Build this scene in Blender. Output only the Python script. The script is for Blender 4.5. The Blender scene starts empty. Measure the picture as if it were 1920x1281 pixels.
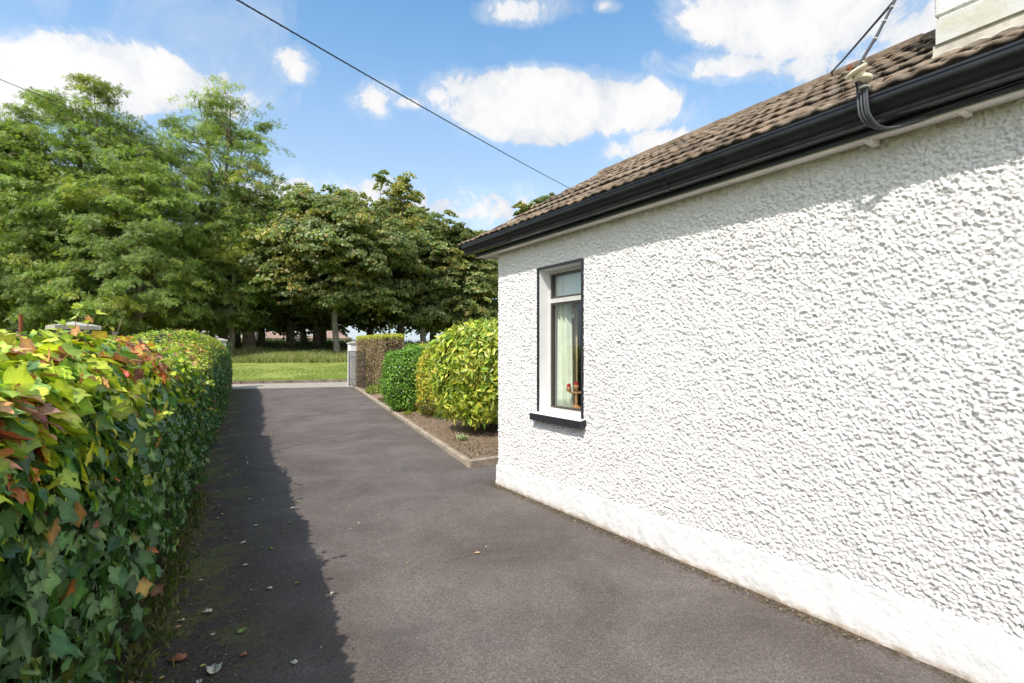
import bpy, math
import numpy as np
from mathutils import Vector

C = bpy.context.scene
COL = C.collection
R_ = math.radians
# ------------------------------------------------------------------ camera, world, sun, exposure
YAW = 33.27            # camera axis turned clockwise from the direction of the cottage wall (+Y)
CH = 1.5
FPX = 960.0
HOR = 657.0
cs, sn = math.cos(R_(YAW)), math.sin(R_(YAW))
cam = bpy.data.cameras.new('camera'); camo = bpy.data.objects.new('camera', cam); COL.objects.link(camo)
camo.location = (0, 0, CH); camo.rotation_euler = (R_(90), 0, -R_(YAW))
cam.lens = 18.0; cam.sensor_width = 36.0; cam.shift_y = (HOR - 640.5) / 1920.0
cam.clip_start = 0.05; cam.clip_end = 3000
C.camera = camo

SUN_AZ, SUN_EL = 27.0, 50.5
sdir = Vector((-math.cos(R_(SUN_EL)) * math.cos(R_(SUN_AZ)), -math.cos(R_(SUN_EL)) * math.sin(R_(SUN_AZ)), math.sin(R_(SUN_EL))))
sl = bpy.data.lights.new('sun', 'SUN'); so = bpy.data.objects.new('sun', sl); COL.objects.link(so)
sl.energy = 3.7; sl.angle = R_(0.55); sl.color = (1.0, 0.945, 0.875)
so.rotation_euler = sdir.to_track_quat('Z', 'Y').to_euler(); so.location = sdir * 60
C.view_settings.view_transform = 'Standard'; C.view_settings.look = 'None'
C.view_settings.exposure = 0.58; C.view_settings.gamma = 1.0
C.view_settings.use_curve_mapping = False
C.cycles.max_bounces = 7; C.cycles.diffuse_bounces = 4; C.cycles.transparent_max_bounces = 16

W = bpy.data.worlds.new('World'); C.world = W; W.use_nodes = True


class NT:
    def __init__(s, tree):
        s.t = tree; s.n = tree.nodes; s.l = tree.links
    def add(s, typ, **kw):
        n = s.n.new(typ)
        for k, v in kw.items():
            setattr(n, k, v)
        return n
    def put(s, sock, v):
        if isinstance(v, bpy.types.NodeSocket): s.l.new(v, sock)
        elif isinstance(v, (tuple, list)) and len(v) == 3 and sock.type == 'RGBA': sock.default_value = (*v, 1)
        else: sock.default_value = v
    def math(s, op, a, b=None, c=None, clamp=False):
        n = s.add('ShaderNodeMath', operation=op); n.use_clamp = clamp
        s.put(n.inputs[0], a)
        if b is not None: s.put(n.inputs[1], b)
        if c is not None: s.put(n.inputs[2], c)
        return n.outputs[0]
    def vec(s, op, a, b):
        n = s.add('ShaderNodeVectorMath', operation=op); s.put(n.inputs[0], a); s.put(n.inputs[1], b)
        return n.outputs['Value'] if op == 'DOT_PRODUCT' else n.outputs[0]
    def mix(s, f, a, b, blend='MIX'):
        n = s.add('ShaderNodeMix', data_type='RGBA', blend_type=blend)
        s.put(n.inputs[0], f); s.put(n.inputs[6], a); s.put(n.inputs[7], b)
        return n.outputs[2]
    def noise(s, scale, vec=None, detail=4, rough=0.55, dist=0.0, col=False):
        n = s.add('ShaderNodeTexNoise'); n.inputs['Scale'].default_value = scale
        n.inputs['Detail'].default_value = detail; n.inputs['Roughness'].default_value = rough
        n.inputs['Distortion'].default_value = dist
        if vec is not None: s.l.new(vec, n.inputs['Vector'])
        return n.outputs[1 if col else 0]
    def ramp(s, f, stops):
        n = s.add('ShaderNodeValToRGB'); e = n.color_ramp.elements
        while len(e) < len(stops): e.new(0.5)
        for i, (p, c) in enumerate(stops):
            e[i].position = p; e[i].color = (*c, 1) if len(c) == 3 else c
        s.put(n.inputs[0], f)
        return n.outputs[0]
    def rng(s, v, a, b, c=0.0, d=1.0, smooth=True):
        n = s.add('ShaderNodeMapRange'); n.interpolation_type = 'SMOOTHSTEP' if smooth else 'LINEAR'
        s.put(n.inputs[0], v)
        for i, q in enumerate((a, b, c, d)): n.inputs[i + 1].default_value = q
        return n.outputs[0]


def px_dir(px, py):
    a = (px - 960) / FPX; b = (HOR - py) / FPX
    return Vector((a * cs + sn, -a * sn + cs, b))

def px_pt(px, py, d):
    return Vector((0, 0, CH)) + px_dir(px, py) * d

# sky: Nishita with cumulus clouds spread by direction
w = NT(W.node_tree)
for n in list(w.n): w.n.remove(n)
sky = w.add('ShaderNodeTexSky', sky_type='NISHITA'); sky.sun_disc = False
sky.sun_elevation = R_(SUN_EL); sky.sun_rotation = math.atan2(sdir.x, sdir.y) % (2 * math.pi)
sky.air_density = 1.0; sky.dust_density = 0.6; sky.ozone_density = 2.0
tc = w.add('ShaderNodeTexCoord').outputs['Generated']
sx = w.add('ShaderNodeSeparateXYZ'); w.l.new(tc, sx.inputs[0])
az = w.math('ARCTAN2', sx.outputs[0], sx.outputs[1]); el = w.math('ARCSINE', sx.outputs[2])
n_big = w.noise(6.0, tc, 4, 0.55, 0.4); n_fine = w.noise(14.0, tc, 10, 0.66, 0.5)
n_edge = w.math('ADD', w.math('MULTIPLY', w.math('SUBTRACT', n_big, 0.5), 2.2), w.math('MULTIPLY', w.math('SUBTRACT', n_fine, 0.5), 2.9))
blobs = [  # px, py, half width, half height, strength
    (150, 150, 320, 85, 1.2), (290, 125, 110, 48, .9), (330, 165, 150, 50, .9), (440, 190, 80, 36, .95), (1035, 205, 240, 74, 1.6), (930, 170, 110, 42, 1.0), (1150, 190, 100, 55, .8),
    (1480, 40, 270, 78, 1.4), (1740, 70, 240, 80, .9), (1600, 130, 150, 40, .45), (550, 140, 40, 36, .42), (705, 190, 42, 30, .42), (765, 195, 40, 14, .5),
    (980, 18, 95, 28, .62), (1145, 12, 28, 14, .6), (620, 358, 170, 30, .55), (860, 390, 160, 42, .6), (1235, 275, 130, 30, .6), (1360, 125, 130, 26, .45), (-700, 100, 500, 90, .9), (2600, 150, 500, 120, .9)]
best = None
for (bx, by, hw, hh, st) in blobs:
    v = px_dir(bx, by).normalized(); v1 = px_dir(bx + 8, by).normalized(); v2 = px_dir(bx, by - 8).normalized()
    a0, e0 = math.atan2(v.x, v.y), math.asin(v.z)
    ra = abs(math.atan2(v1.x, v1.y) - a0) / 8 * hw; re = abs(math.asin(v2.z) - e0) / 8 * hh
    tilt = (math.asin(v1.z) - e0) / (math.atan2(v1.x, v1.y) - a0)     # great-circle tilt of a level band
    da = w.math('SUBTRACT', az, a0)
    dx = w.math('MULTIPLY', da, 1 / ra)
    dy = w.math('MULTIPLY', w.math('SUBTRACT', w.math('SUBTRACT', el, e0), w.math('MULTIPLY', da, tilt)), 1 / re)
    r2 = w.math('ADD', w.math('MULTIPLY', dx, dx), w.math('MULTIPLY', dy, dy))
    d_ = w.math('MULTIPLY', w.math('SUBTRACT', 1.0, r2), st)
    best = d_ if best is None else w.math('MAXIMUM', best, d_)
for (a0, e0, ra, re, st) in ((2.6, .75, .8, .5, 1.3), (-2.3, .55, .7, .45, 1.3), (-1.2, .85, .6, .3, 1.1), (1.9, .9, .5, .3, 1.1), (3.0, .25, .9, .25, 1.2), (-1.7, .2, .6, .2, 1.1)):  # unseen clouds behind and overhead, added to whiten and lift the fill light
    dx = w.math('MULTIPLY', w.math('SUBTRACT', az, a0), 1 / ra); dy = w.math('MULTIPLY', w.math('SUBTRACT', el, e0), 1 / re)
    best = w.math('MAXIMUM', best, w.math('MULTIPLY', w.math('SUBTRACT', 1.0, w.math('ADD', w.math('MULTIPLY', dx, dx), w.math('MULTIPLY', dy, dy))), st))
best = w.math('MAXIMUM', best, -1.8)
dens = w.math('ADD', best, n_edge)
cov = w.math('MAXIMUM', w.rng(dens, -0.12, 0.50), w.math('MULTIPLY', w.rng(dens, -0.95, 0.35), 0.5))
wisps = w.math('MULTIPLY', w.rng(w.noise(3.2, tc, 7, 0.62, 0.6), 0.44, 0.74), 0.62)
hazeband = w.rng(el, 0.0, 0.66, 0.88, 0.04)
cov_all = w.math('MAXIMUM', cov, w.math('MAXIMUM', wisps, hazeband))
body = w.noise(9.0, tc, 8, 0.62, 0.4)
ccol = w.mix(w.rng(w.math('ADD', w.math('MULTIPLY', dens, 0.30), w.math('ADD', w.math('MULTIPLY', body, 1.6), w.math('MULTIPLY', n_fine, 0.5))), 0.80, 1.55), (0.66, 0.71, 0.79), (0.93, 0.92, 0.915))
skyc = w.mix(1.0, sky.outputs[0], (0.155, 0.235, 0.250), 'MULTIPLY')
near_sun = w.math('MAXIMUM', w.vec('DOT_PRODUCT', tc, tuple(sdir)), 0.0)      # clouds towards the sun brightened to lift fill in the shade
cs_ = w.add('ShaderNodeVectorMath', operation='SCALE'); w.l.new(ccol, cs_.inputs[0]); w.l.new(w.math('MULTIPLY_ADD', w.math('POWER', near_sun, 1.5), 1.3, 1.0), cs_.inputs['Scale']); ccol = cs_.outputs[0]
final = w.mix(cov_all, skyc, ccol)
bg = w.add('ShaderNodeBackground'); w.l.new(final, bg.inputs[0]); bg.inputs[1].default_value = 0.72
out = w.add('ShaderNodeOutputWorld'); w.l.new(bg.outputs[0], out.inputs[0])

# ------------------------------------------------------------------ helpers
rs = np.random.RandomState(11)

def tag(o, label=None, cat=None, group=None, kind=None):
    for k, v in (('label', label), ('category', cat), ('group', group), ('kind', kind)):
        if v: o[k] = v
    return o

def empty(name, loc=(0, 0, 0), **kw):
    o = bpy.data.objects.new(name, None); COL.objects.link(o); o.location = loc
    o.empty_display_size = 0.2
    return tag(o, **kw)

def link(name, me, mat, parent=None, **kw):
    o = bpy.data.objects.new(name, me); COL.objects.link(o)
    if mat is not None:
        for m in (mat if isinstance(mat, (list, tuple)) else [mat]): me.materials.append(m)
    if parent is not None:
        o.parent = parent; o.location = -parent.location if parent.parent is None else -(parent.location + parent.parent.location)
    return tag(o, **kw)

def npmesh(name, V, F, col=None, smooth=False, midx=None):
    """V (n,3) float, F (m,k) int (same k) or list of such arrays"""
    Fs = F if isinstance(F, list) else [F]
    me = bpy.data.meshes.new(name)
    V = np.ascontiguousarray(V, dtype=np.float32)
    me.vertices.add(len(V)); me.vertices.foreach_set('co', V.ravel())
    tot = sum(f.size for f in Fs); nf = sum(len(f) for f in Fs)
    me.loops.add(tot); me.loops.foreach_set('vertex_index', np.concatenate([f.ravel() for f in Fs]).astype(np.int32))
    me.polygons.add(nf)
    ls = np.concatenate([np.full(len(f), f.shape[1]) for f in Fs]); st = np.concatenate([[0], np.cumsum(ls)[:-1]])
    me.polygons.foreach_set('loop_start', st.astype(np.int32)); me.polygons.foreach_set('loop_total', ls.astype(np.int32))
    if smooth: me.polygons.foreach_set('use_smooth', np.ones(nf, dtype=bool))
    if midx is not None: me.polygons.foreach_set('material_index', np.asarray(midx, dtype=np.int32))
    me.update(calc_edges=True)
    if col is not None:
        at = me.color_attributes.new('col', 'FLOAT_COLOR', 'POINT')
        c4 = np.ones((len(V), 4), dtype=np.float32); c4[:, :3] = col
        at.data.foreach_set('color', c4.ravel())
    return me


class MB:
    """collects simple solids, one mesh"""
    def __init__(s): s.v = []; s.f = []
    def raw(s, vs, fs):
        b = len(s.v); s.v += [tuple(v) for v in vs]; s.f += [tuple(i + b for i in f) for f in fs]; return s
    def box(s, x0, x1, y0, y1, z0, z1, bev=0.0):
        if bev <= 0:
            return s.raw([(x0, y0, z0), (x1, y0, z0), (x1, y1, z0), (x0, y1, z0), (x0, y0, z1), (x1, y0, z1), (x1, y1, z1), (x0, y1, z1)],
                         [(3, 2, 1, 0), (4, 5, 6, 7), (0, 1, 5, 4), (1, 2, 6, 5), (2, 3, 7, 6), (3, 0, 4, 7)])
        b = bev; vs = []; fs = []
        rings = [(z0, b), (z0 + b, 0), (z1 - b, 0), (z1, b)]
        for z, q in rings:
            vs += [(x0 + b, y0 + q, z), (x1 - b, y0 + q, z), (x1 - q, y0 + b, z), (x1 - q, y1 - b, z), (x1 - b, y1 - q, z), (x0 + b, y1 - q, z), (x0 + q, y1 - b, z), (x0 + q, y0 + b, z)]
        for r in range(3):
            for i in range(8):
                j = (i + 1) % 8; fs.append((r * 8 + i, r * 8 + j, r * 8 + 8 + j, r * 8 + 8 + i))
        fs.append(tuple(range(7, -1, -1))); fs.append(tuple(range(24, 32)))
        return s.raw(vs, fs)
    def tube(s, pts, r, n=8, cap=True):
        pts = [Vector(p) for p in pts]; m = len(pts); rr = r if isinstance(r, (list, tuple)) else [r] * m
        up = Vector((0, 0, 1)); vs = []; prev = None
        for i, p in enumerate(pts):
            t = (pts[min(i + 1, m - 1)] - pts[max(i - 1, 0)]).normalized()
            a = (prev - t * prev.dot(t)) if prev is not None else t.cross(up if abs(t.z) < .95 else Vector((1, 0, 0)))
            a.normalize(); prev = a; b = t.cross(a)
            for k in range(n):
                q = 2 * math.pi * k / n; vs.append(p + (a * math.cos(q) + b * math.sin(q)) * rr[i])
        fs = [(i * n + k, i * n + (k + 1) % n, (i + 1) * n + (k + 1) % n, (i + 1) * n + k) for i in range(m - 1) for k in range(n)]
        if cap: fs += [tuple(range(n - 1, -1, -1)), tuple(range((m - 1) * n, m * n))]
        return s.raw(vs, fs)
    def lathe(s, prof, c=(0, 0, 0), axis=(0, 0, 1), n=20):
        q = Vector((0, 0, 1)).rotation_difference(Vector(axis)); c = Vector(c); vs = []; fs = []
        for r, z in prof:
            for k in range(n):
                a = 2 * math.pi * k / n; vs.append(c + q @ Vector((r * math.cos(a), r * math.sin(a), z)))
        m = len(prof)
        fs = [(i * n + k, i * n + (k + 1) % n, (i + 1) * n + (k + 1) % n, (i + 1) * n + k) for i in range(m - 1) for k in range(n)]
        fs += [tuple(range(n - 1, -1, -1)), tuple(range((m - 1) * n, m * n))]
        return s.raw(vs, fs)
    def extrude_y(s, prof, y0, y1, closed=True):
        n = len(prof); vs = [(x, y0, z) for x, z in prof] + [(x, y1, z) for x, z in prof]
        fs = [(i, (i + 1) % n, n + (i + 1) % n, n + i) for i in range(n if closed else n - 1)]
        if closed: fs += [tuple(range(n - 1, -1, -1)), tuple(range(n, 2 * n))]
        return s.raw(vs, fs)
    def build(s, name, mat, parent=None, smooth=False, **kw):
        me = bpy.data.meshes.new(name); me.from_pydata([tuple(v) for v in s.v], [], s.f); me.update()
        import bmesh
        bm = bmesh.new(); bm.from_mesh(me); bmesh.ops.recalc_face_normals(bm, faces=bm.faces); bm.to_mesh(me); bm.free()
        if smooth:
            for p in me.polygons: p.use_smooth = True
            me.set_sharp_from_angle(angle=R_(40))
        return link(name, me, mat, parent, **kw)


def sinnoise(P, scale, seed, octv=3):
    r = np.random.RandomState(seed); out = np.zeros(len(P)); amp = 1.0; tot = 0
    for o in range(octv):
        for k in range(5):
            d = r.normal(size=3); d /= np.linalg.norm(d)
            out += amp * np.sin(P @ d * scale * (1 + .35 * r.rand()) + r.rand() * 6.28 + 1.3 * np.sin(P @ np.roll(d, 1) * scale * .6)) / 2.2
        tot += amp; amp *= .55; scale *= 2.1
    return out / tot

def fftnoise(h, w_, lo, hi, seed):
    """band-passed noise on a grid, wavelengths lo..hi in cells"""
    r = np.random.RandomState(seed); a = np.fft.rfft2(r.normal(size=(h, w_)))
    fy = np.fft.fftfreq(h)[:, None]; fx = np.fft.rfftfreq(w_)[None, :]; f = np.sqrt(fy ** 2 + fx ** 2) + 1e-9
    a *= np.exp(-(f * lo) ** 2) * (1 - np.exp(-(f * hi) ** 2))
    o = np.fft.irfft2(a, s=(h, w_)); return o / o.std()

# ------------------------------------------------------------------ materials
def mat(name, rough=0.6, spec=0.4):
    m = bpy.data.materials.new(name); m.use_nodes = True; t = NT(m.node_tree)
    b = m.node_tree.nodes['Principled BSDF']; b.inputs['Roughness'].default_value = rough
    b.inputs['Specular IOR Level'].default_value = spec
    t.b = b; t.m = m; t.oc = t.add('ShaderNodeTexCoord').outputs['Object']
    return t
def bump(t, h, s=0.5, d=0.01):
    n = t.add('ShaderNodeBump'); n.inputs['Strength'].default_value = s; n.inputs['Distance'].default_value = d
    t.l.new(h, n.inputs['Height']); t.l.new(n.outputs[0], t.b.inputs['Normal'])
def simple(name, c, rough=.6, var=.15, scale=8, spec=.4, bs=0.0, bscale=60, metal=0.0):
    t = mat(name, rough, spec); f = t.noise(scale, t.oc, 5)
    t.l.new(t.ramp(f, [(.3, tuple(q * (1 - var) for q in c)), (.7, tuple(min(1, q * (1 + var)) for q in c))]), t.b.inputs['Base Color'])
    t.b.inputs['Metallic'].default_value = metal
    if bs: bump(t, t.noise(bscale, t.oc, 4), bs, .004)
    return t.m

def leafmat(name, trans=.3, rough=.45, spec=.35, mottle=False):
    m = bpy.data.materials.new(name); m.use_nodes = True; t = NT(m.node_tree); b = t.n['Principled BSDF']
    a = t.add('ShaderNodeAttribute'); a.attribute_name = 'col'
    b.inputs['Roughness'].default_value = rough; b.inputs['Specular IOR Level'].default_value = spec
    tcx = t.add('ShaderNodeTexCoord').outputs['Object']; mott = t.ramp(t.noise(75, tcx, 5, .7), [(.3, (.68, .68, .68)), (.5, (1, 1, 1)), (.7, (1.28, 1.24, 1.2))])
    mc = t.mix(1.0, a.outputs['Color'], mott, 'MULTIPLY') if mottle else a.outputs['Color']
    t.l.new(mc, b.inputs['Base Color'])
    tr = t.add('ShaderNodeBsdfTranslucent'); tc_ = t.mix(1.0, a.outputs['Color'], (1.35, 1.5, .5), 'MULTIPLY'); t.l.new(tc_, tr.inputs[0])
    mx = t.add('ShaderNodeMixShader'); mx.inputs[0].default_value = trans
    t.l.new(b.outputs[0], mx.inputs[1]); t.l.new(tr.outputs[0], mx.inputs[2]); t.l.new(mx.outputs[0], t.n['Material Output'].inputs[0])
    return m
M = {}
M['leaf'] = leafmat('foliage', .42); M['ivy'] = leafmat('ivy_foliage', .25, .36, .45, True); M['gloss'] = leafmat('glossy_foliage', .25, .32, .45, True)
M['bark'] = simple('bark', (.20, .165, .12), .9, .45, 6, .2, .8, 25)
M['bark_grey'] = simple('pale_bark', (.24, .22, .18), .9, .35, 5, .2, .8, 25)
M['twig'] = simple('twigs', (.20, .15, .09), .9, .4, 20, .2)
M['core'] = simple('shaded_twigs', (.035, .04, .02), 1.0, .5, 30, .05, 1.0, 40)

# tarmac
t = mat('tarmac', .86, .3)
sxyz = t.add('ShaderNodeSeparateXYZ'); t.l.new(t.oc, sxyz.inputs[0]); X, Y = sxyz.outputs[0], sxyz.outputs[1]
grit = t.noise(88, t.oc, 4, .85); grit2 = t.noise(60, t.oc, 4, .8)
vor = t.add('ShaderNodeTexVoronoi'); vor.inputs['Scale'].default_value = 65; t.l.new(t.oc, vor.inputs['Vector'])
base = t.ramp(t.noise(1.1, t.oc, 9, .68, .5), [(.32, (.088, .070, .060)), (.5, (.122, .101, .090)), (.68, (.156, .134, .120))])
speck = t.ramp(grit, [(.36, (.55, .55, .56)), (.5, (1, 1, 1)), (.60, (1.3, 1.3, 1.28)), (.70, (2.2, 2.2, 2.2))])
cc = t.mix(1.0, base, speck, 'MULTIPLY')
cc = t.mix(t.rng(grit2, .4, .7, 0, .35), cc, (.045, .04, .042))
chips = t.math('MULTIPLY', t.rng(vor.outputs['Distance'], .1, .22, 1, 0), t.rng(t.noise(45, t.oc, 1), .56, .66))
cc = t.mix(chips, cc, (.34, .33, .32))
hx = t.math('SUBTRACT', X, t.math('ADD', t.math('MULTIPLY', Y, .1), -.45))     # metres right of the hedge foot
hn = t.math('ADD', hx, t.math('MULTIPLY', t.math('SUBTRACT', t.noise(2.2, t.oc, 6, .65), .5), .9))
strip = t.rng(hn, .25, 1.25, .85, 0)  # brown hedge-foot strip, painted darker and wider to deepen the hedge's shadow
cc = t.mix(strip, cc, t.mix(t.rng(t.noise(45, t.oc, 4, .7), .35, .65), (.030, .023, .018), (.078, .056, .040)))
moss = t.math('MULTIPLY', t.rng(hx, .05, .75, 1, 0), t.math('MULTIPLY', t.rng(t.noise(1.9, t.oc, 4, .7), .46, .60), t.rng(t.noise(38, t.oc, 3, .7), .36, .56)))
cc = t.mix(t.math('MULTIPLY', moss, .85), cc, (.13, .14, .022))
wx = t.math('SUBTRACT', 3.0, X)
wn = t.math('ADD', wx, t.math('MULTIPLY', t.math('SUBTRACT', t.noise(5, t.oc, 6, .7), .5), .35))
wm = t.math('MULTIPLY', t.rng(wn, .0, .16, 1, 0), t.math('MULTIPLY', t.rng(Y, 4.9, 5.1, 1, 0), t.rng(t.noise(30, t.oc, 4, .7), .35, .6)))
cc = t.mix(t.math('MULTIPLY', wm, .9), cc, (.050, .034, .014))
stn = t.math('MULTIPLY', t.rng(t.noise(1.3, t.oc, 5, .6, .6), .58, .72), .4)
cc = t.mix(stn, cc, (.062, .062, .066))
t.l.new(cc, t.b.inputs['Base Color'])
bump(t, t.math('ADD', t.math('MULTIPLY', grit, .6), t.math('ADD', t.math('MULTIPLY', vor.outputs['Distance'], .6), t.math('MULTIPLY', t.noise(9, t.oc, 3), .7))), .9, .006)
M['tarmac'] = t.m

t = mat('lane_surface', .9, .2)
t.l.new(t.ramp(t.noise(3, t.oc, 8, .7), [(.3, (.25, .225, .19)), (.7, (.36, .33, .28))]), t.b.inputs['Base Color']); bump(t, t.noise(90, t.oc, 3), .4, .004); M['lane'] = t.m
t = mat('soil', .97, .1)
g = t.mix(t.rng(t.noise(70, t.oc, 5, .7), .35, .7), (.17, .118, .078), (.36, .265, .185))
g = t.mix(t.rng(t.noise(2, t.oc, 4), .4, .7, 0, .5), g, (.32, .24, .17)); t.l.new(g, t.b.inputs['Base Color'])
bump(t, t.math('ADD', t.noise(60, t.oc, 6, .75), t.math('MULTIPLY', t.noise(9, t.oc, 4), 1.5)), 1.0, .03); M['soil'] = t.m
t = mat('kerb_concrete', .9, .2)
g = t.mix(t.rng(t.noise(9, t.oc, 6, .7), .35, .65), (.24, .20, .15), (.42, .35, .27)); t.l.new(g, t.b.inputs['Base Color'])
bump(t, t.noise(60, t.oc, 5, .7), .7, .01); M['kerb'] = t.m
t = mat('stone_kerb', .9, .2)
g = t.mix(t.rng(t.noise(4, t.oc, 6, .8), .35, .65), (.11, .085, .065), (.25, .205, .165)); t.l.new(g, t.b.inputs['Base Color']); bump(t, t.noise(20, t.oc, 5, .7), .8, .02); M['stone_kerb'] = t.m

t = mat('roughcast_paint', .85, .15)
n1 = t.noise(1.1, t.oc, 5, .6); crev = t.noise(55, t.oc, 4, .65)
g = t.mix(t.rng(crev, .33, .44, .60, 0), (.735, .715, .700), (.40, .385, .37))
g = t.mix(t.rng(n1, .48, .75, 0, .30), g, (.60, .58, .55))
sz = t.add('ShaderNodeSeparateXYZ'); t.l.new(t.oc, sz.inputs[0])
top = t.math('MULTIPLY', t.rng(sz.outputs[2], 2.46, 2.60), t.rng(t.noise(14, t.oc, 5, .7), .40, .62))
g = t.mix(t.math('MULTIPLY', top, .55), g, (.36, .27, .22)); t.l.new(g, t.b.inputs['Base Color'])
bump(t, t.math('ADD', crev, t.math('MULTIPLY', t.noise(160, t.oc, 3), .4)), .8, .008); M['roughcast'] = t.m
t = mat('plinth_paint', .7, .25)
sz = t.add('ShaderNodeSeparateXYZ'); t.l.new(t.oc, sz.inputs[0])
zz = t.math('ADD', sz.outputs[2], t.math('MULTIPLY', t.math('SUBTRACT', t.noise(11, t.oc, 7, .75), .5), .11))
g = t.mix(t.rng(zz, .005, .045, .85, 0), (.655, .652, .645), (.26, .17, .09))
g = t.mix(t.rng(zz, .03, .12, .28, 0), g, (.50, .44, .37))
g = t.mix(t.math('MULTIPLY', t.rng(t.noise(22, t.oc, 6, .8, 1.2), .60, .68), t.rng(zz, .05, .22, .7, .0)), g, (.34, .29, .23))
g = t.mix(t.rng(t.noise(5, t.oc, 8, .7, .8), .56, .66, 0, .5), g, (.50, .49, .47)); t.l.new(g, t.b.inputs['Base Color'])
bump(t, t.math('ADD', t.noise(10, t.oc, 6, .65), t.math('MULTIPLY', t.noise(60, t.oc, 3), .2)), .45, .025); M['plinth'] = t.m
M['smooth_white'] = simple('smooth_white_paint', (.78, .775, .76), .6, .05, 6, .3, .25, 25)
M['frame_white'] = simple('window_frame_paint', (.50, .49, .46), .4, .07, 12, .4)
M['black_paint'] = simple('black_paint', (.022, .022, .026), .5, .3, 20, .4, .4, 30)
M['sash'] = simple('dark_brown_sash', (.055, .046, .040), .35, .2, 20, .5)
t = mat('black_gutter', .3, .5)
g = t.mix(t.rng(t.noise(6, t.oc, 7, .75), .5, .75, 0, .5), (.010, .010, .013), (.035, .034, .036)); t.l.new(g, t.b.inputs['Base Color'])
t.l.new(t.rng(t.noise(9, t.oc, 5), .3, .7, .26, .42), t.b.inputs['Roughness']); M['gutter'] = t.m
M['soffit'] = simple('soffit_paint', (.74, .69, .65), .6, .10, 5, .3, .2, 40)
t = mat('roof_tile', .92, .2)
tj = t.add('ShaderNodeAttribute'); tj.attribute_name = 'col'
g = t.ramp(t.noise(9, t.oc, 7, .75), [(.28, (.075, .053, .038)), (.5, (.20, .148, .105)), (.72, (.33, .26, .19))])
g = t.mix(1.0, g, tj.outputs['Color'], 'MULTIPLY')
g = t.mix(t.rng(t.noise(24, t.oc, 5, .75), .60, .70, 0, .7), g, (.36, .31, .22))
g = t.mix(t.rng(t.noise(5, t.oc, 5, .75), .54, .68, 0, .75), g, (.035, .027, .020)); t.l.new(g, t.b.inputs['Base Color'])
bump(t, t.noise(70, t.oc, 5, .75), .8, .008); M['tile'] = t.m
t = mat('chimney_render', .85, .2)
g = t.mix(t.rng(t.noise(38, t.oc, 5, .7), .50, .66, 0, .5), (.74, .73, .70), (.36, .35, .32)); t.l.new(g, t.b.inputs['Base Color']); bump(t, t.noise(45, t.oc, 5, .7), .9, .012); M['chimney'] = t.m
t = mat('lead_flashing', .6, .3)
g = t.mix(t.rng(t.noise(5, t.oc, 6, .7), .42, .66, 0, .7), (.50, .50, .48), (.42, .40, .30)); t.l.new(g, t.b.inputs['Base Color']); bump(t, t.noise(14, t.oc, 4), .5, .01); M['lead'] = t.m
M['cable_black'] = simple('black_cable', (.016, .017, .020), .5, .2, 30)
M['cable_grey'] = simple('grey_cable', (.055, .058, .065), .55, .2, 30)
M['tie'] = simple('white_tie', (.62, .64, .62), .5, .1, 30)
M['porcelain'] = simple('cream_porcelain', (.66, .58, .42), .3, .12, 30, .5)
M['rust'] = simple('rust', (.22, .075, .035), .85, .35, 40, .2, .5)
M['steel'] = simple('weathered_steel', (.13, .135, .14), .5, .2, 25, .5, metal=.5)
M['gate'] = simple('gate_paint', (.045, .038, .036), .55, .25, 12, .4)
M['pillar'] = simple('pillar_paint', (.80, .79, .77), .8, .10, 6, .2, .4)
M['cap'] = simple('cap_concrete', (.38, .35, .30), .9, .25, 9, .2, .6, 40)
M['curtain'] = simple('curtain_cloth', (.70, .74, .60), .9, .08, 10, .1)
M['curtain2'] = simple('beige_cloth', (.62, .52, .32), .9, .08, 10, .1)
M['blind'] = simple('blind_cloth', (.60, .66, .64), .8, .04, 10, .1)
M['room'] = simple('room_wall', (.40, .36, .28), .9, .1, 3, .1)
M['wood'] = simple('turned_wood', (.38, .20, .085), .45, .25, 20, .4)
M['candle'] = simple('red_wax', (.40, .03, .03), .4, .1, 20, .4)
t = mat('rubble_stone', .9, .2)
v = t.add('ShaderNodeTexVoronoi'); v.inputs['Scale'].default_value = 9; t.l.new(t.oc, v.inputs['Vector'])
g = t.mix(t.rng(v.outputs['Distance'], .2, .5), t.mix(.5, (.48, .46, .44), (.42, .41, .40)), (.12, .11, .10)); t.l.new(g, t.b.inputs['Base Color']); bump(t, v.outputs['Distance'], -.6, .03); M['rubble'] = t.m
# glass
m = bpy.data.materials.new('window_glass'); m.use_nodes = True; t = NT(m.node_tree); t.n.remove(t.n['Principled BSDF'])
geo = t.add('ShaderNodeNewGeometry'); gl = t.add('ShaderNodeBsdfGlossy'); gl.inputs['Roughness'].default_value = .01; gl.inputs[0].default_value = (.95, .97, 1, 1)
tp = t.add('ShaderNodeBsdfTransparent'); tp.inputs[0].default_value = (.90, .93, .92, 1)
cosi = t.math('ABSOLUTE', t.vec('DOT_PRODUCT', geo.outputs['Normal'], geo.outputs['Incoming'])); fres = t.math('MULTIPLY_ADD', t.math('POWER', t.math('SUBTRACT', 1.0, cosi, clamp=True), 4.0), .8, .08, clamp=True); mx = t.add('ShaderNodeMixShader')
t.l.new(fres, mx.inputs[0]); t.l.new(tp.outputs[0], mx.inputs[1]); t.l.new(gl.outputs[0], mx.inputs[2]); t.l.new(mx.outputs[0], t.n['Material Output'].inputs[0])
M['glass'] = m
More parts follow.
